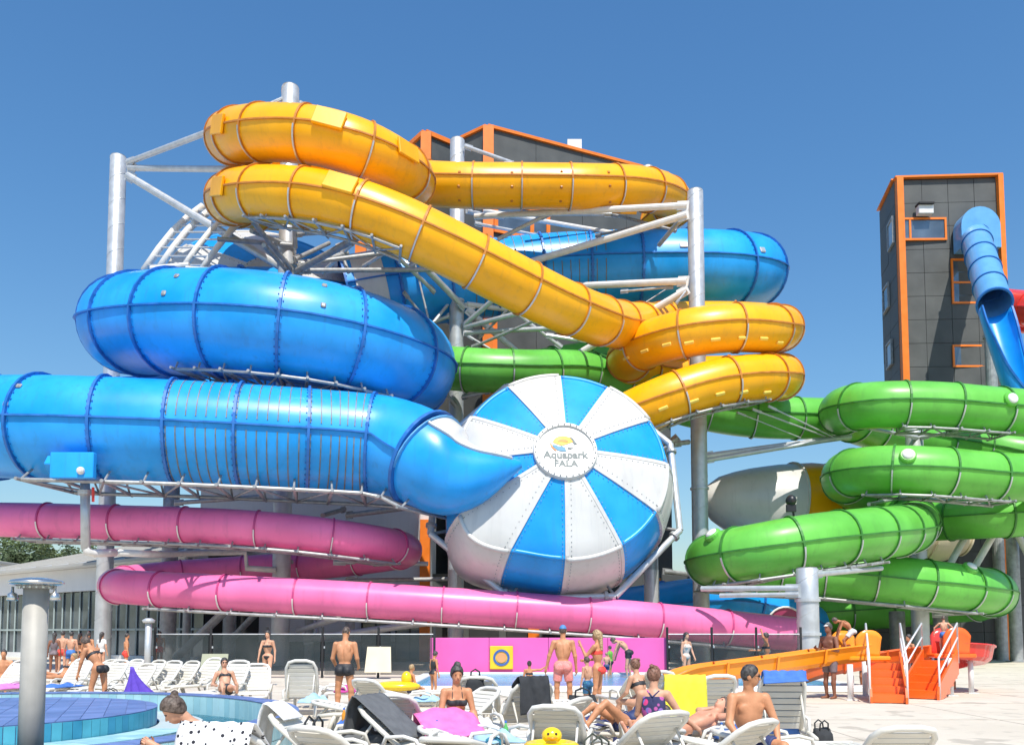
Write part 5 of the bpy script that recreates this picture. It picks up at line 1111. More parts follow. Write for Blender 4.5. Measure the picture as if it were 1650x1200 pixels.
bag(960, 9.2, .0, (.5, .35, .46), cloth('dark_olive_cloth', (.05, .06, .045)), 'dark bag below the legs of the lying woman', 20, 5); bag(182, 19.4, .0, (.5, .3, .35), BLKC, 'black bag beside the purple towel', 0, 6); bag(938, 18.0, .05, (.7, .4, .38), BLKC, 'black bag on the ground right of the man with the cap', 0, 7); bag(795, 10.4, .0, (.4, .3, .35), cloth('teal_cloth', (.02, .2, .3)), 'teal bag below the tilted lounger', 0, 8); bag(840, 9.4, .0, (.36, .25, .3), BLKC, 'dark bag under the loungers behind the yellow ring', 30, 9); bag(872, 9.8, .0, (.3, .22, .26), BLKC, 'small dark bag left of the yellow ring', -20, 10)
# rubber rings and floats
RUB = mat('yellow_vinyl', (.90, .62, .01), .25, coat=.3)
rg = empty('swim_ring', G(888, 9.3) + Vector((0, 0, .42)), 'yellow inflatable ring with a bird head lying at the bottom edge', 'swim ring')
V, Fc = [], []
for i in range(32):
    for j in range(12): a, b = 2 * math.pi * i / 32, 2 * math.pi * j / 12; V.append(((.27 + .1 * math.cos(b)) * math.cos(a), (.27 + .1 * math.cos(b)) * math.sin(a), .1 + .1 * math.sin(b)))
for i in range(32):
    for j in range(12): Fc.append((i * 12 + j, ((i + 1) % 32) * 12 + j, ((i + 1) % 32) * 12 + (j + 1) % 12, i * 12 + (j + 1) % 12))
rg.scale = (.82, .82, .72); put('ring', mesh(V, Fc, RUB, True), rg); hd = put('head', mesh(*sphere((0, -.12, .30), (.13, .12, .12), 18, 12), RUB, True), rg); put('neck', mesh(*lathe([(.1, .10), (.2, .08), (.26, .09)], (0, -.14, 0), (0, 0, 1), 16), RUB, True), rg)
put('beak', mesh(*sphere((0, -.25, .28), (.07, .05, .022), 12, 8), ORG_, True), hd)
for s in (-1, 1): put('eye', mesh(*sphere((s * .05, -.225, .335), .018, 8, 6), BLACK, True), hd)
tb = empty('low_table', G(888, 9.3), 'low white table carrying the yellow ring', 'table'); put('table_top', mesh(*lathe([(.37, .30), (.40, .31), (.41, .30)], (0, 0, 0), (0, 0, 1), 28), PLAS), tb)
for a in (45, 135, 225, 315): put('leg', mesh(*cyl((.2 * math.cos(R(a)), .2 * math.sin(R(a)), .37), (.24 * math.cos(R(a)), .24 * math.sin(R(a)), 0), .025), PLAS), tb)
fl = empty('float_boat', G(640, 20.0) + Vector((0, 0, .40)), 'yellow inflatable float beside the small boy', 'float'); put('hull', mesh(*sphere((0, 0, .1), (.55, .28, .12), 20, 10), RUB, True), fl); put('prow', mesh(*sphere((.22, 0, .28), (.12, .12, .16), 14, 10), RUB, True), fl)
# folded chairs and board by the fence, dark cloth round the far column foot
bd = top('leaning_board', thick(grid(lambda u, v: (G(612, 33).x + 1.0 * (u - .5) * (1 - .12 * v), 32.6 + .25 * v, .25 + .95 * v), 4, 4), .05), CREAM, 'cream board leaning at the glass fence', 'board')
bd2 = top('leaning_board', thick(grid(lambda u, v: (G(346, 30).x + .9 * (u - .5), 29.8 + .3 * v, .1 + .9 * v), 4, 4), .05), mat('olive_board', (.35, .36, .25), .7), 'olive folded board behind the loungers', 'board')
lp = empty('lamp_stand', G(239, 33), 'slim grey lamp stand in front of the glass hall', 'lamp'); obj('pole', cyl(G(239, 33), G(239, 33) + Vector((0, 0, 2.1)), .12, 14), STEEL, lp, True); obj('cap', lathe([(2.1, .2), (2.2, .24), (2.28, .1)], G(239, 33), (0, 0, 1), 16), STEEL, lp, True)

# ------------------------------------------------------------------ small poolside clutter
def bottle(px, Z, z, col, label):
    e = empty('bottle', G(px, Z) + Vector((0, 0, z)), label, 'bottle'); put('bottle_body', mesh(*lathe([(0, .028), (.005, .033), (.14, .033), (.18, .014), (.205, .013)], (0, 0, 0), (0, 0, 1), 14), col, True), e); put('lid', mesh(*lathe([(.205, .016), (.23, .016)], (0, 0, 0), (0, 0, 1), 12), BLUC), e)
def flops(px, Z, m, label, rz):
    for k in (0, 1):
        e = empty('flip_flop', G(px, Z) + Vector((.13 * k, .05 * k, 0)), label + (', left one of the pair', ', right one of the pair')[k], 'flip-flop', 'pairs of flip-flops', R(rz + 14 * k))
        V, Fc = prism([(.045 * math.cos(a) * (1 if math.sin(a) > 0 else .85), .13 * math.sin(a)) for a in np.linspace(0, 2 * math.pi, 16, endpoint=False)], 0, .022); put('sole', mesh(V, Fc, m), e); put('strap', mesh(*tubeline([(-.042, -.01, .02), (-.02, .03, .06), (0, .075, .025), (.02, .03, .06), (.042, -.01, .02)], .008, 6), BLACK, True), e)
bottle(705, 11.2, .37, mat('clear_blue_plastic', (.25, .5, .7), .1), 'blue bottle on a lounger left of the pink towel'); bottle(815, 11.1, .37, mat('green_plastic', (.1, .4, .1), .2), 'green bottle on the flat lounger by the yellow ring'); bottle(1160, 10.9, .37, mat('white_lotion', (.8, .78, .7), .3), 'white lotion bottle beside the lying man'); bottle(556, 13.0, .37, mat('orange_lotion', (.8, .3, .02), .3), 'orange lotion bottle behind the hung bag')
flops(770, 12.5, BLKC, 'black flip-flop on the ground near the pink towel', 30); flops(1330, 12.0, BLUC, 'blue flip-flop on the bare concrete', -20); flops(930, 15.5, BLKC, 'black flip-flop near the man in the blue cap', 10)
lay(655, 13.2, .38, .5, .8, PNKC, 'pink striped towel on the lounger behind the grey towel', 31, 30, .05); lay(905, 11.4, .45, .5, .5, WHC, 'white towel on the lounger behind the yellow ring', 32, 0, .1); lay(960, 13.0, .38, .5, .6, NAVY, 'navy cloth beside the lying woman', 33, 50, .07); lay(1275, 10.6, .38, .55, .6, WHC, 'white towel at the bottom right of the seated man', 34, 95, .05); lay(590, 10.9, .38, .6, .55, GRY, 'grey clothes on the lounger left of the grey towel', 35, 10, .09)
lay(860, 16.8, .38, .5, .5, cloth('red_cloth', (.6, .06, .08)), 'red cloth on the lounger behind the girl in black bikini', 36, 0, .07); lay(690, 17.3, .38, .6, .5, LBC, 'light blue towel near the yellow float', 37, 0, .08); lay(560, 20.0, .38, .5, .4, cloth('magenta_cloth', (.55, .05, .3)), 'magenta cloth behind the man in black trunks', 38, 0, .08); lay(930, 14.2, .38, .6, .5, WHC, 'white cloth on the flat lounger behind the lying woman', 39, 0, .07)
bag(1010, 13.6, .0, (.45, .3, .35), NAVY, 'navy bag behind the lying woman', 10, 11); bag(715, 15.5, .0, (.5, .3, .4), cloth('beige_cloth', (.5, .42, .3)), 'beige bag behind the woman with pink towel', -10, 12); bag(1320, 13.0, .0, (.35, .25, .3), BLKC, 'small black bag right of the upright lounger', 20, 13)
# ------------------------------------------------------------------ people: one continuous surface grown from a posed skeleton
def surface_nets(f, o, h):
    s = f < 0; nx, ny, nz = f.shape
    cs_ = [(i, j, k) for i in (0, 1) for j in (0, 1) for k in (0, 1)]
    sub = lambda A_, c: A_[c[0]:nx - 1 + c[0], c[1]:ny - 1 + c[1], c[2]:nz - 1 + c[2]]
    tot = sum(sub(s, c).astype(np.int8) for c in cs_); mask = (tot > 0) & (tot < 8); I = np.argwhere(mask); idx = -np.ones(mask.shape, int); idx[mask] = np.arange(len(I))
    acc = np.zeros((len(I), 3)); cnt = np.zeros(len(I)); cv = {c: sub(f, c)[mask] for c in cs_}
    for a in range(3):
        for c in cs_:
            if c[a]: continue
            d = list(c); d[a] = 1; d = tuple(d); v0, v1 = cv[c], cv[d]; cr = (v0 < 0) != (v1 < 0); t = np.where(cr, v0 / np.where(v0 - v1 == 0, 1, v0 - v1), 0)
            p = np.tile(np.array(c, float), (len(I), 1)); p[:, a] += t; acc += p * cr[:, None]; cnt += cr
    V = (I + acc / cnt[:, None]) * h + o; Q = []
    for a in range(3):
        b, c = (a + 1) % 3, (a + 2) % 3; sl0 = [slice(None)] * 3; sl1 = [slice(None)] * 3; sl0[a] = slice(0, -1); sl1[a] = slice(1, None)
        s0, s1 = s[tuple(sl0)], s[tuple(sl1)]; E = np.argwhere(s0 != s1); ok = (E[:, b] > 0) & (E[:, c] > 0) & (E[:, b] < f.shape[b] - 1) & (E[:, c] < f.shape[c] - 1); E = E[ok]; fl_ = s0[tuple(E.T)]
        def cell(db, dc): q = E.copy(); q[:, b] -= db; q[:, c] -= dc; return idx[tuple(q.T)]
        q = np.stack([cell(1, 1), cell(0, 1), cell(0, 0), cell(1, 0)], 1); q[~fl_] = q[~fl_][:, ::-1]; Q.append(q)
    return V, np.concatenate(Q)
def fast_mesh(V, Q, m, name):
    me = bpy.data.meshes.new(name); me.vertices.add(len(V)); me.vertices.foreach_set('co', V.astype(np.float32).ravel()); n = len(Q)
    me.loops.add(4 * n); me.loops.foreach_set('vertex_index', Q.astype(np.int32).ravel()); me.polygons.add(n); me.polygons.foreach_set('loop_start', np.arange(0, 4 * n, 4, dtype=np.int32)); me.polygons.foreach_set('loop_total', np.full(n, 4, np.int32))
    me.polygons.foreach_set('use_smooth', np.ones(n, bool)); me.materials.append(m); me.update(); me.validate(); return me
def caps(p, a, b, ra, rb):
    a, b = np.array(a), np.array(b); ba = b - a; pa = p - a; t = np.clip((pa @ ba) / max(ba @ ba, 1e-9), 0, 1); return np.linalg.norm(pa - t[:, None] * ba, axis=1) - (ra + (rb - ra) * t)
def ell(p, c, ax, r):
    q = (p - np.array(c)) @ np.array(ax).T; r = np.array(r); k0 = np.linalg.norm(q / r, axis=1); k1 = np.linalg.norm(q / (r * r), axis=1); return k0 * (k0 - 1) / np.maximum(k1, 1e-6)
def smin(a, b, k): h = np.clip(.5 + .5 * (b - a) / k, 0, 1); return b * (1 - h) + a * h - k * h * (1 - h)
def U(v): v = np.array(v, float); return v / np.linalg.norm(v)
SKIN = {k: mat('skin_' + k, c, .5, var=.16, scale=6, spec=.4, bump=.15, bscale=40) for k, c in dict(fair=(.60, .315, .195), tan=(.56, .25, .12), brown=(.44, .17, .075), dark=(.22, .085, .045), pink=(.64, .30, .185)).items()}
HAIR = {k: mat('hair_' + k, c, .5, var=.5, scale=30, bump=.45, bscale=45) for k, c in dict(dark=(.02, .014, .01), brown=(.065, .035, .018), red=(.16, .055, .02), blond=(.36, .23, .10)).items()}
PLEN = {}
def person(label, px, Z, yaw, H, pose, skin='tan', clothes=(), hair=('dark', 'short'), det=1, z=0.0, female=False, py=None, pz=None, group=None, fat=1.0):
    D = dict(sp1=(0, .02, 1), sp2=(0, .03, 1), hd=(0, .04, 1), look=(0, 1, 0), ual=(-.22, .0, -1), fal=(-.08, .2, -1), uar=(.22, .0, -1), far=(.08, .2, -1), thl=(-.05, .03, -1), shl=(0, -.04, -1), thr=(.05, .03, -1), shr=(0, -.04, -1), sr=(1, 0, 0), hr=(1, 0, 0), ftl=None, ftr=None)
    D.update(pose); k = H / 1.75; kk = k * fat
    pel = np.zeros(3); s1, s2 = U(D['sp1']), U(D['sp2']); mid = pel + s1 * .16 * H; nb = mid + s2 * .145 * H; hdv = U(D['hd']); sr, hr_ = U(D['sr']), U(D['hr'])
    J = {}; low = []
    sw_ = (.100 if female else .112) * H; hw_ = (.056 if female else .052) * H
    for sd, sg in (('l', -1), ('r', 1)):
        J['s' + sd] = nb - s2 * .025 * H + sr * sg * sw_; J['e' + sd] = J['s' + sd] + U(D['ua' + sd]) * .17 * H; J['w' + sd] = J['e' + sd] + U(D['fa' + sd]) * .15 * H; J['t' + sd] = J['w' + sd] + U(D.get('ha' + sd, D['fa' + sd])) * .055 * H
        J['h' + sd] = pel + hr_ * sg * hw_ - s1 * .01 * H; J['k' + sd] = J['h' + sd] + U(D['th' + sd]) * .245 * H; J['a' + sd] = J['k' + sd] + U(D['sh' + sd]) * .235 * H
        shn = U(D['sh' + sd]); fwd = np.array(D['ft' + sd]) if D['ft' + sd] else np.array((sg * .15, 1, 0.)); fwd = U(fwd - shn * (fwd @ shn) * (0 if D['ft' + sd] else 1)); J['f' + sd] = J['a' + sd] + shn * .03 * H + fwd * .095 * H; J['q' + sd] = J['a' + sd] + shn * .025 * H - fwd * .02 * H
        low += [J['f' + sd][2] - .025 * k, J['q' + sd][2] - .03 * k]
    hc = nb + hdv * .115 * H; look = U(D['look']); up = U(hdv - look * (hdv @ look)); rt = np.cross(look, up); HA = np.array([rt, look, up])
    zoff = (pz - 0) if pz is not None else -min(low)
    TA = np.array([sr, np.cross(s2, sr), s2]); PA = np.array([hr_, np.cross(s1, hr_), s1]); tf, pf = TA[1], PA[1]
    def torso(p, parts='all'):
        d = ell(p, nb - s2 * .10 * H, TA, np.array((.158 if not female else .135, .105, .17)) * kk)
        ab = ell(p, mid - s1 * .02 * H, PA, np.array((.135 if not female else .118, .098, .16)) * kk); pe = ell(p, pel + s1 * .005 * H, PA, np.array((.155 if not female else .16, .112, .115)) * kk)
        g1 = ell(p, pel - s1 * .03 * H - pf * .045 * H - hr_ * .045 * H, PA, np.array((.082, .075, .085)) * kk); g2 = ell(p, pel - s1 * .03 * H - pf * .045 * H + hr_ * .045 * H, PA, np.array((.082, .075, .085)) * kk)
        lowp = smin(pe, np.minimum(g1, g2), .03 * k)
        if parts == 'low': return smin(lowp, ab, .06 * k)
        if female:
            for sg in (-1, 1): d = smin(d, ell(p, nb - s2 * .105 * H + tf * .055 * H + sr * sg * .045 * H, TA, np.array((.055, .055, .055)) * kk), .03 * k)
        if not female and parts != 'low':
            for sg in (-1, 1): d = smin(d, ell(p, nb - s2 * .085 * H + tf * .040 * H + sr * sg * .042 * H, TA, np.array((.072, .032, .055)) * kk), .014 * k); d = smin(d, ell(p, nb - s2 * .07 * H - tf * .045 * H + sr * sg * .055 * H, TA, np.array((.055, .028, .075)) * kk), .018 * k)
        if parts == 'chest': return smin(d, ab, .06 * k)
        d = smin(smin(d, ab, .07 * k), lowp, .06 * k)
        gv = caps(p, pel + s1 * .06 * H - pf * .100 * kk, nb - s2 * .05 * H - tf * .112 * kk, .014 * k, .014 * k); d = -smin(-d, gv, .02 * k)
        d = np.maximum(d, -(np.linalg.norm(p - (pel + s1 * .075 * H + pf * .105 * kk), axis=1) - .010 * k))
        return smin(d, caps(p, nb - s2 * .02 * H - sr * sw_ * .55, nb - s2 * .02 * H + sr * sw_ * .55, .052 * kk, .052 * kk), .05 * k)
    def head(p):
        d = ell(p, hc + up * .012 * H, HA, np.array((.076, .096, .108)) * k); d = smin(d, ell(p, hc + look * .018 * H - up * .030 * H, HA, np.array((.056, .072, .066)) * k), .03 * k)
        d = smin(d, caps(p, hc + look * .052 * H + up * .006 * H, hc + look * .066 * H - up * .014 * H, .008 * k, .013 * k), .012 * k)
        for sg in (-1, 1): d = smin(d, ell(p, hc + rt * sg * .043 * H - up * .004 * H - look * .004 * H, HA, np.array((.010, .020, .032)) * k), .008 * k)
        for sg in (-1, 1): d = np.maximum(d, -(np.linalg.norm(p - (hc + look * .060 * H + rt * sg * .019 * H + up * .010 * H), axis=1) - .013 * k) * 1.0)
        return d
    def leg(p, sd):
        h_, n_, a_ = J['h' + sd], J['k' + sd], J['a' + sd]; d = caps(p, h_, n_, .088 * kk, .054 * kk); cm = n_ + (a_ - n_) * .3; b = -np.cross(U(n_ - h_) + 1e-3, hr_); 
        back_ = U(np.cross(hr_, U(a_ - n_))); c_ = caps(p, n_, cm + back_ * .012 * H, .052 * k, .056 * kk); c_ = smin(c_, caps(p, cm + back_ * .012 * H, a_, .056 * kk, .034 * k), .02 * k); d = smin(d, c_, .025 * k)
        ft = smin(caps(p, J['q' + sd], J['f' + sd], .034 * k, .026 * k), caps(p, a_, J['q' + sd], .034 * k, .032 * k), .02 * k); return smin(d, ft, .02 * k)
    def arm(p, sd):
        s_, e_, w_, t_ = (J[x + sd] for x in 'sewt'); d = smin(caps(p, s_, e_, .055 * kk, .039 * kk), caps(p, e_, w_, .041 * kk, .026 * k), .02 * k)
        return smin(d, caps(p, w_, t_, .027 * k, .031 * k), .015 * k)
    def body(p):
        T = smin(torso(p), caps(p, nb - s2 * .02 * H, hc - up * .02 * H - look * .008 * H, .060 * k, .052 * k), .035 * k); T = smin(T, head(p), .02 * k); out = T
        for sd in 'lr': out = np.minimum(out, smin(T, leg(p, sd), .035 * k)); out = np.minimum(out, smin(T, arm(p, sd), .035 * k))
        return out
    allp = np.array(list(J.values()) + [pel, mid, nb, hc]); h = (.026, .018, .0115)[det] * max(k, .7)
    def build(fn, name, m, pts, pad):
        lo = pts.min(0) - pad; hi = pts.max(0) + pad; n = np.ceil((hi - lo) / h).astype(int) + 1
        gx = [lo[i] + np.arange(n[i]) * h for i in range(3)]; pgrid = np.stack(np.meshgrid(*gx, indexing='ij'), -1).reshape(-1, 3)
        f = fn(pgrid).reshape(n); 
        if not (f < 0).any(): return None
        V, Q = surface_nets(f, lo, h); V[:, 2] += zoff; return V, Q
    V, Q = build(body, 'person', None, allp, .17 * k)
    # fingers: four unequal and a thumb on each hand, bent at the knuckles
    if det >= 1:
        ex = []
        for sd, sg in (('l', -1), ('r', 1)):
            w_, t_ = J['w' + sd], J['t' + sd]; fd = U(t_ - w_); pn = np.array(D.get('pn' + sd, (sg * 1.0, 0, 0))); pn = U(pn - fd * (pn @ fd)) if np.linalg.norm(pn - fd * (pn @ fd)) > .05 else U(np.cross(fd, (0, 0, 1.))); sdv = np.cross(fd, pn)
            for q, (o_, ln) in enumerate(((-.024, .068), (-.008, .078), (.008, .074), (.024, .058))):
                b0 = t_ + sdv * o_ * k + fd * .012 * k; b1 = b0 + (fd * .9 - pn * .3) * ln * .55 * k; b2 = b1 + (fd * .6 - pn * .8) * ln * .5 * k; ex.append(tubeline([b0, b1, b2], [.0105 * k, .0095 * k, .007 * k], 6))
            b0 = w_ + fd * .02 * k - sdv * .02 * k; b1 = b0 + (fd * .6 - sdv * .8) * .04 * k; b2 = b1 + (fd * .9 - sdv * .3 - pn * .3) * .035 * k; ex.append(tubeline([b0, b1, b2], [.013 * k, .011 * k, .008 * k], 6))
        ev, ef = join(*ex); ev = [v + Vector((0, 0, zoff)) for v in ev]; tri = []
        for q in ef:
            if len(q) == 4: tri.append(q)
        n0 = len(V); V = np.concatenate([V, np.array([tuple(v) for v in ev])]); Q = np.concatenate([Q, np.array(tri) + n0])
    loc = G(px, Z) if py is None else P(px, py, Z); loc = Vector((loc.x, loc.y, z))
    o = put('person', fast_mesh(V, Q, SKIN[skin], 'person'), None, loc, (0, 0, R(yaw))); ORG[o.name] = Vector((0, 0, 0)); tag(o, label, 'person', group)
    def wear(name, fn, m, pts, pad=.2):
        r = build(fn, name, m, np.array(pts), pad * k)
        if r is not None: put(name, fast_mesh(r[0], r[1], m, name), o)
    for c in clothes:
        kind, m = c[0], c[1]
        if kind in ('trunks', 'briefs'):
            ln = c[2] if len(c) > 2 else .45; inf = .014 * k if kind == 'trunks' else .008 * k; wl = .055 * H if kind == 'trunks' else .02 * H
            def fn(p, ln=ln, inf=inf, wl=wl, kind=kind):
                d = torso(p, 'low') - inf; d = np.maximum(d, (p - (pel + s1 * wl)) @ s1)
                if kind == 'trunks':
                    for sd in 'lr':
                        dr = U(J['k' + sd] - J['h' + sd]); L_ = ln * .245 * H; t_ = caps(p, J['h' + sd], J['k' + sd], .092 * kk, .066 * kk) - inf; t_ = np.maximum(t_, (p - J['h' + sd]) @ dr - L_); d = np.minimum(d, np.maximum(smin(d, t_, .02 * k), (p - (pel + s1 * wl)) @ s1))
                else:
                    for sd in 'lr': dr = U(J['k' + sd] - J['h' + sd]); out_ = U(hr_ * (-1 if sd == 'l' else 1) + dr * .9 - s1 * .2); d = np.maximum(d, (p - (pel + hr_ * (-1 if sd == 'l' else 1) * .052 * H - s1 * .035 * H)) @ out_ - .028 * H)
                return d
            wear(kind if kind == 'trunks' else 'swim_briefs', fn, m, [pel, J['hl'], J['hr'], J['hl'] + (J['kl'] - J['hl']) * ln, J['hr'] + (J['kr'] - J['hr']) * ln])
        if kind == 'top':
            wear('bikini_top', lambda p: np.maximum(torso(p, 'chest') - .009 * k, np.abs((p - (nb - s2 * .105 * H)) @ s2) - .024 * H), m, [nb, mid])
            st = []
            for sg in (-1, 1): st.append(tubeline([nb - s2 * .085 * H + tf * .062 * H * kk + sr * sg * .045 * H, nb + s2 * .012 * H + sr * sg * .035 * H + tf * .02 * H, nb - s2 * .085 * H - tf * .062 * H + sr * sg * .04 * H], .007 * k, 5))
            sv_, sf_ = join(*st); put('strap', mesh([v + Vector((0, 0, zoff)) for v in sv_], sf_, m), o)
        if kind == 'suit':
            def fn(p):
                d = torso(p) - .010 * k; d = np.maximum(d, (p - (nb - s2 * .045 * H)) @ s2)
                for sd in 'lr': dr = U(J['k' + sd] - J['h' + sd]); d = np.maximum(d, (p - J['h' + sd]) @ dr - .03 * H)
                return d
            wear('swimsuit', fn, m, [pel, nb, J['hl'], J['hr']])
            st = [tubeline([nb - s2 * .05 * H - tf * .07 * H + sr * sg * .0 * H, nb + s2 * .0 * H - tf * .03 * H - sr * sg * .045 * H, nb - s2 * .05 * H + tf * .05 * H - sr * sg * .05 * H], .010 * k, 5) for sg in (-1, 1)]
            sv_, sf_ = join(*st); put('strap', mesh([v + Vector((0, 0, zoff)) for v in sv_], sf_, m), o)
        if kind == 'shirt':
            def fn(p):
                d = torso(p) - .018 * k; d = np.maximum(d, (p - (pel + s1 * .0)) @ -s1)
                for sd in 'lr': dr = U(J['e' + sd] - J['s' + sd]); d = smin(d, np.maximum(caps(p, J['s' + sd], J['e' + sd], .062 * k, .052 * k), (p - J['s' + sd]) @ dr - .09 * H), .02 * k)
                return d
            wear('shirt', fn, m, [pel, nb, J['sl'], J['sr']])
        if kind == 'cap':
            def fn(p):
                d = np.maximum(ell(p, hc + up * .014 * H, HA, np.array((.086, .106, .118)) * k), -((p - (hc + up * .026 * H)) @ up)); q = (p - (hc + look * .06 * H + up * .03 * H)) @ HA.T; return np.minimum(d, np.linalg.norm(q / np.array((.06, .065, .010)) , axis=1) * .03 - .03 if c[-1] != 'nobrim' else 9.)
            wear('cap', fn, m, [hc, hc + look * .08 * H], .2)
        if kind == 'hat':
            def fn(p):
                q = (p - (hc + up * .035 * H)) @ HA.T; d = np.maximum(ell(p, hc + up * .014 * H, HA, np.array((.088, .108, .118)) * k), -q[:, 2]); return np.minimum(d, np.maximum(np.hypot(q[:, 0], q[:, 1]) - .17 * k, np.abs(q[:, 2]) - .012 * k))
            wear('sun_hat', fn, m, [hc], .25)
        if kind == 'sunglasses':
            gl = [xf(sphere((0, 0, 0), (.022 * k, .008 * k, .016 * k), 10, 6), Matrix.Translation(Vector(hc + look * .059 * H + rt * sg * .019 * H + up * .009 * H)) @ Matrix((rt, look, up)).transposed().to_4x4()) for sg in (-1, 1)]
            gl += [cyl(hc + look * .060 * H - rt * .02 * H + up * .012 * H, hc + look * .060 * H + rt * .02 * H + up * .012 * H, .003 * k, 6)] + [cyl(hc + look * .058 * H + rt * sg * .036 * H + up * .012 * H, hc + rt * sg * .045 * H + up * .010 * H, .003 * k, 6) for sg in (-1, 1)]
            sv_, sf_ = join(*gl); put('sunglasses', mesh([v + Vector((0, 0, zoff)) for v in sv_], sf_, BLACK, True), o)
    if hair:
        col, sty = hair
        def fn(p):
            q = (p - hc) @ HA.T; wob = .004 * k * np.sin(q[:, 0] * 160 / k) * np.sin(q[:, 2] * 90 / k + q[:, 1] * 70 / k)
            inf = dict(short=.012, buzz=.005).get(sty, .018) * k; d = ell(p, hc + up * .014 * H, HA, np.array((.076, .096, .106)) * k + inf) + wob
            nv = U((0, .80, -.62)); d = np.maximum(d, q @ nv - .028 * k); d = np.maximum(d, -q[:, 2] - (.055 if sty in ('short', 'buzz') else .085) * k)
            if sty == 'bun': d = smin(d, np.linalg.norm(p - (hc + up * .066 * H - look * .052 * H), axis=1) - .034 * k + wob * 2, .006 * k)
            if sty == 'topbun': d = smin(d, np.linalg.norm(p - (hc + up * .082 * H), axis=1) - .048 * k + wob * 2, .015 * k)
            if sty in ('long', 'pony'):
                a = hc - look * .045 * H + up * .02 * H; b = nb - tf * .055 * H - s2 * (.06 if sty == 'long' else .03) * H; d = smin(d, caps(p, a, b, (.06 if sty == 'long' else .03) * k, (.045 if sty == 'long' else .02) * k) + wob, .03 * k)
            return d
        wear('hair', fn, HAIR[col], [hc, hc + up * .1 * H, nb - tf * .06 * H] if sty not in ('short', 'buzz') else [hc], .15)
    if det >= 1 and look @ np.array((0, 1, 0)) > -2:
        ey = []
        for sg in (-1, 1): ey.append([v for v in (sphere(hc + look * .0525 * H + rt * sg * .0185 * H + up * .010 * H, .0085 * k, 8, 6),)][0])
        sv_, sf_ = join(*ey); put('eyes', mesh([v + Vector((0, 0, zoff)) for v in sv_], sf_, mat('eye_dark', (.05, .03, .025), .2), True), o)
        sv_, sf_ = sphere((0, 0, 0), (.020 * k, .008 * k, .0055 * k), 10, 6); M_ = Matrix.Translation(Vector(hc + look * .0575 * H - up * .032 * H)) @ Matrix((rt, look, up)).transposed().to_4x4()
        put('mouth', mesh([M_ @ Vector(v) + Vector((0, 0, zoff)) for v in sv_], sf_, mat('lip', (.42, .13, .10), .5), True), o)
    return o
TR = lambda c: mat('swim_%02d%02d%02d' % tuple(int(x * 99) for x in c), c, .6, var=.15, scale=6, bump=.2, bscale=60)
BK = TR((.015, .016, .02)); NV = TR((.02, .035, .12)); RD = TR((.75, .05, .03)); BL_ = TR((.03, .16, .50)); PUR_ = TR((.06, .02, .12)); PNS = cloth('pink_pattern_cloth', (.75, .25, .22), 'dots', (.8, .5, .45), 40); TEAL = cloth('teal_pattern_cloth', (.02, .10, .22), 'dots', (.05, .3, .3), 25); WHT = TR((.7, .7, .68)); CAPB = TR((.06, .20, .45)); GRAYT = TR((.16, .12, .13))
STAND = {}
HIPS = dict(ual=(-.45, -.1, -.9), fal=(.5, .25, -.8), uar=(.45, -.1, -.9), far=(-.5, .25, -.8))
FOLD = dict(ual=(-.25, .1, -1), fal=(.3, .9, .1), uar=(.25, .1, -1), far=(-.4, .9, .2))
WALK = dict(thl=(-.05, .25, -1), shl=(0, -.15, -1), thr=(.05, -.15, -1), shr=(0, -.35, -1), ual=(-.2, -.2, -1), uar=(.2, .3, -1))
BEND = dict(sp1=(0, .75, .65), sp2=(0, .95, .2), hd=(0, .9, .2), look=(0, .6, -.8), ual=(-.1, .35, -.9), fal=(0, .3, -1), uar=(.1, .4, -.9), far=(0, .3, -1), thl=(-.08, .1, -1), thr=(.08, -.05, -1))
STOOP = dict(sp1=(0, .45, .9), sp2=(0, .6, .8), hd=(0, .7, .7), look=(0, .8, -.6), ual=(-.15, .25, -1), fal=(0, .3, -1), uar=(.15, .2, -1), far=(0, .25, -1), thl=(-.06, .25, -1), shl=(0, -.2, -1), thr=(.06, -.1, -1), shr=(0, -.2, -1))
SIT = dict(sp1=(0, -.05, 1), sp2=(0, .12, 1), hd=(0, .15, 1), thl=(-.15, 1, .05), shl=(0, .15, -1), thr=(.15, 1, .05), shr=(0, .1, -1), ual=(-.2, .25, -1), fal=(.15, .8, -.5), uar=(.2, .25, -1), far=(-.15, .8, -.5))
RECL = dict(sp1=(0, -.8, .6), sp2=(0, -.6, .8), hd=(0, -.2, 1), look=(0, 1, .1), thl=(-.1, 1, .05), shl=(0, 1, -.08), thr=(.12, 1, .35), shr=(0, .9, -.45), ual=(-.3, .1, -.8), fal=(.1, 1, .0), uar=(.3, .1, -.8), far=(-.1, 1, .0), ftl=(0, .3, 1), ftr=(0, .5, .9))
# far group in front of the glass hall
FG = 'bathers in front of the glass hall'
person('tanned woman seen from behind, left of the boy in blue shorts', 88, 35.5, 10, 1.68, STAND, 'dark', [('suit', GRAYT)], ('dark', 'long'), 0, female=True, group=FG)
person('fair person between the tanned woman and the boy in blue shorts', 101, 38, 0, 1.75, STAND, 'fair', [('trunks', RD)], ('dark', 'short'), 0, group=FG)
person('boy in blue shorts seen from behind, right of the tanned woman', 115, 36.5, 6, 1.72, STAND, 'fair', [('trunks', BL_, .6)], ('dark', 'short'), 0, group=FG)
person('person half hidden between the blue shorts and the purple briefs', 129, 39, -20, 1.66, STAND, 'tan', [('briefs', BK), ('top', BK)], ('brown', 'long'), 0, female=True, group=FG)
person('person in purple briefs with a red cap seen from behind', 142, 36.3, -5, 1.72, STAND, 'tan', [('briefs', PUR_), ('cap', RD)], ('dark', 'short'), 0, group=FG)
person('woman with dark hair in white top left of the thick column', 164, 37, -15, 1.70, STAND, 'fair', [('shirt', WHT), ('briefs', BK)], ('dark', 'long'), 0, female=True, group=FG)
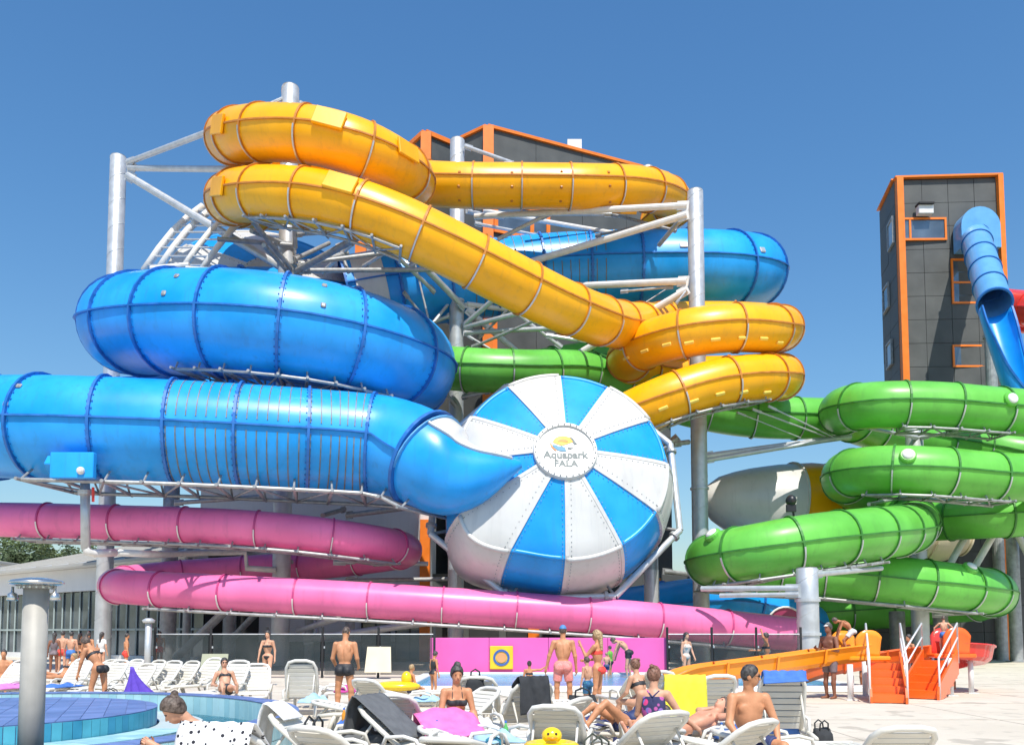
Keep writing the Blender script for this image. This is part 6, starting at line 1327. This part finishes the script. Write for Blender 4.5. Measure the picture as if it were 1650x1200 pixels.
person('tanned person partly hidden right of the thick column', 204, 37, -60, 1.66, STAND, 'tan', [('trunks', RD)], ('dark', 'short'), 0, group=FG)
person('person standing far back at the glass hall right of the lamp stand', 258, 45, 180, 1.75, STAND, 'brown', [('trunks', RD)], ('dark', 'short'), 0, group=FG)
person('stooping woman in black bikini at the rim of the round pool', 162, 19.4, 70, 1.70, STOOP, 'tan', [('briefs', BK), ('top', BK)], ('brown', 'bun'), 1, female=True, fat=1.05)
person('person lying on a lounger left of the stooping woman', 100, 25.2, 150, 1.65, RECL, 'tan', [('briefs', BK), ('top', BK)], ('blond', 'bun'), 0, female=True, pz=.46)
person('person sitting among loungers at the left edge', 8, 24.5, 200, 1.65, SIT, 'tan', [('briefs', BK)], ('dark', 'short'), 0, pz=.44)
person('woman in white bikini with black band standing by the fence', 432, 28.5, 172, 1.72, WALK, 'fair', [('top', BK), ('briefs', BK)], ('dark', 'pony'), 1, female=True)
person('woman in black bikini and sunglasses leaning back on a lounger', 366, 19.9, 205, 1.66, RECL, 'fair', [('top', BK), ('briefs', BK), ('sunglasses', BK)], ('dark', 'long'), 1, female=True, pz=.47)
person('tanned man in black trunks standing with his back to the camera', 556, 18.4, -8, 1.80, dict(hd=(.0, .25, 1), look=(0, .9, -.45), fal=(.2, .5, -.8), far=(-.15, .75, -.5), thl=(-.12, .02, -1), thr=(.12, .02, -1)), 'tan', [('trunks', BK, .28)], ('brown', 'buzz'), 2, fat=1.08)
person('small boy sitting beside the yellow float', 662, 20.2, -60, 1.15, SIT, 'tan', [('trunks', NV)], ('blond', 'short'), 1, pz=.42)
person('girl in dark swimsuit standing at the left end of the pink wall', 699, 24, -50, 1.18, dict(hd=(0, .3, 1), look=(0, .9, -.4)), 'tan', [('suit', BK)], ('dark', 'bun'), 1, female=True)
person('woman with dark top bun sitting under a pink towel', 737, 11.9, 195, 1.68, dict(SIT, hd=(0, .1, 1), look=(0, .95, -.2), sp1=(0, -.3, 1), thl=(-.12, .8, .5), shl=(0, .6, -.9), thr=(.12, .8, .5), shr=(0, .6, -.9)), 'tan', [('top', BK), ('briefs', BK)], ('dark', 'topbun'), 2, female=True, pz=.45)
person('little girl in black bikini holding the hand of the man with the cap', 853, 20.6, 8, 1.02, dict(uar=(.75, .1, .05), far=(.8, .1, .45), har=(.8, 0, .5)), 'tan', [('briefs', BK), ('top', BK)], ('dark', 'bun'), 2, female=True)
person('man in blue cap and pinkish shorts seen from behind', 907, 19.7, -4, 1.83, dict(ual=(-.35, -.05, -1), fal=(-.25, .1, -1), thl=(-.1, .02, -1), thr=(.12, .02, -1)), 'tan', [('trunks', PNS, .75), ('cap', CAPB)], ('brown', 'buzz'), 2, fat=1.08)
person('blond woman in red bikini standing with raised hand', 963, 19.6, 62, 1.72, dict(ual=(-.1, .6, -.7), fal=(.1, .5, .9), uar=(.2, .2, -1), far=(-.3, .9, -.1)), 'tan', [('top', RD), ('briefs', RD)], ('blond', 'long'), 2, female=True)
person('small boy in teal patterned trunks in front of the woman in red', 946, 19.0, 50, 1.16, dict(far=(0, .6, -.5)), 'fair', [('trunks', TEAL, .75)], ('brown', 'short'), 2)
person('child in green shirt standing in the splash pool', 983, 33.2, 60, 1.2, STAND, 'tan', [('shirt', SHIRTG), ('trunks', BK)], ('dark', 'short'), 0)
person('boy with bare back and dark trunks in the splash pool', 977, 32.0, 5, .98, STAND, 'fair', [('trunks', NV, .6)], ('blond', 'short'), 1)
person('man in dark trunks bending over in the splash pool', 1012, 33.5, 70, 1.82, dict(BEND, sp1=(0, .55, .85), sp2=(0, .75, .6)), 'fair', [('trunks', BK, .45)], ('brown', 'short'), 1)
person('woman in floral skirt and swimsuit behind the orange chute', 1105, 30, 215, 1.68, dict(ual=(-.3, .1, -1), fal=(.1, .5, -.8)), 'fair', [('suit', cloth('pale_floral_cloth', (.72, .6, .52), 'dots', (.5, .3, .2), 18))], ('dark', 'long'), 1, female=True)
person('woman in white sun hat holding her hand to her head behind the orange chute', 1235, 28.5, 80, 1.68, dict(ual=(-.5, .4, .6), fal=(.6, .1, .7), uar=(.2, .5, -.8), far=(-.1, .9, .0)), 'brown', [('top', BK), ('briefs', BK), ('cap', WHT, 'nobrim')], ('dark', 'short'), 1, female=True)
person('dark tanned man in white cap standing behind the orange chute', 1336, 22.9, 120, 1.92, dict(FOLD), 'dark', [('trunks', GRAYT, .7), ('cap', WHT)], ('dark', 'short'), 1)
person('child bending forward on top of the orange slide', 1372, 23.2, 75, 1.25, dict(BEND, sp1=(0, .5, .85), sp2=(0, .8, .5), thl=(-.15, .7, -.7), shl=(0, -.3, -1), thr=(.15, .6, -.8), shr=(0, -.2, -1)), 'brown', [('trunks', WHT, .6)], ('brown', 'short'), 1, z=ptop + .02)
person('person with white cap and camera behind the orange slide', 1392, 27, 150, 1.70, FOLD, 'brown', [('shirt', NV), ('trunks', NV), ('cap', WHT)], ('dark', 'short'), 1)
person('boy standing between the two slides', 1465, 28, 100, 1.62, dict(FOLD), 'tan', [('trunks', BK)], ('dark', 'short'), 1)
person('boy in blue trunks climbing the steps of the red slide', 1521, 24.6, -20, 1.02, dict(ual=(-.7, .2, -.7), uar=(.7, .2, -.7), thl=(-.1, .4, -.9), shl=(0, -.2, -1)), 'fair', [('trunks', BL_, .4)], ('brown', 'short'), 1, z=zb + .01)
person('person sitting on the step under the red slide', 1516, 27.0, 200, 1.3, SIT, 'tan', [('trunks', NV)], ('brown', 'short'), 0, pz=.3)
# near sunbathers
person('lying woman in dark blue swimsuit with bent legs', 1000, 12.2, 115, 1.66, dict(RECL, sp1=(0, -1, .12), sp2=(0, -1, .1), hd=(0, -1, .15), look=(0, .2, 1), thl=(-.1, .75, .6), shl=(0, .8, -.75), thr=(.1, .8, .45), shr=(0, .85, -.55), ual=(-.4, .5, -.1), fal=(0, 1, 0), uar=(.4, .5, -.1), far=(0, 1, 0)), 'tan', [('suit', NV)], ('dark', 'short'), 2, female=True, pz=.50)
person('woman in black bikini sitting behind the floral swimsuit', 1033, 15.8, 40, 1.62, dict(SIT, sp1=(0, .15, 1), sp2=(0, .4, 1)), 'fair', [('top', BK), ('briefs', BK)], ('red', 'bun'), 1, female=True, pz=.46)
person('red haired woman in floral swimsuit sitting with her back to the camera', 1052, 11.2, -18, 1.66, dict(SIT, sp1=(0, -.02, 1), uar=(.5, .2, -.8), far=(.6, .3, -.55), look=(.2, .9, -.2)), 'fair', [('suit', FLOW)], ('red', 'bun'), 2, female=True, pz=.46, fat=1.1)
person('man lying on his back with arms behind his head', 1098, 11.35, 118, 1.74, dict(RECL, sp1=(0, -1, .22), sp2=(0, -.95, .32), hd=(0, -.85, .55), look=(0, .55, .85), ual=(-.8, -.55, .1), fal=(.55, -.8, .15), uar=(.8, -.55, .1), far=(-.55, -.8, .15), thl=(-.15, 1, .02), shl=(0, 1, -.05), thr=(.15, .8, .45), shr=(0, .8, -.55)), 'pink', [('briefs', BK)], ('brown', 'short'), 2, pz=.49)
person('tanned man in dark blue shorts sitting sideways on a lounger', 1203, 10.1, 190, 1.80, dict(SIT, sp1=(.05, .1, 1), sp2=(.05, .22, 1), hd=(0, .15, 1), look=(-.9, .35, -.1), thl=(-.3, 1, .0), thr=(.3, 1, .0), ual=(-.28, .3, -1), fal=(.15, .55, -.85), uar=(.3, .35, -1), far=(-.25, .6, -.7)), 'tan', [('trunks', NV, .7), ('sunglasses', BK)], ('dark', 'buzz'), 2, pz=.47, fat=1.05)
person('woman with brown hair bun sitting at the bottom left', 350, 8.0, 118, 1.70, dict(SIT, sp1=(0, .25, 1), sp2=(0, .55, .85), hd=(0, .75, .65), look=(0, .75, -.65), ual=(-.2, .4, -.9), fal=(.3, .6, .35), uar=(.2, .4, -.9), far=(-.3, .6, .3)), 'fair', [('top', WHT), ('briefs', WHT)], ('brown', 'bun'), 2, female=True, pz=.42, fat=1.08)
# pink towel over the knees of the seated woman
g_ = G(720, 11.4)
def fpk(u, v): x = (u - .5) * .8; yy = (v - .5) * .9; return (x + .03 * math.sin(v * 9), yy, .42 + .32 * math.exp(-((yy - .05) / .28) ** 2) * (1 - .25 * (2 * u - 1) ** 2) + .012 * math.sin(u * 17 + v * 4))
tag(put('towel', mesh(*thick(grid(fpk, 18, 18), .012), PNKC, True), None, g_, (0, 0, R(20))), 'pink towel over the knees of the seated woman with the bun', 'towel')
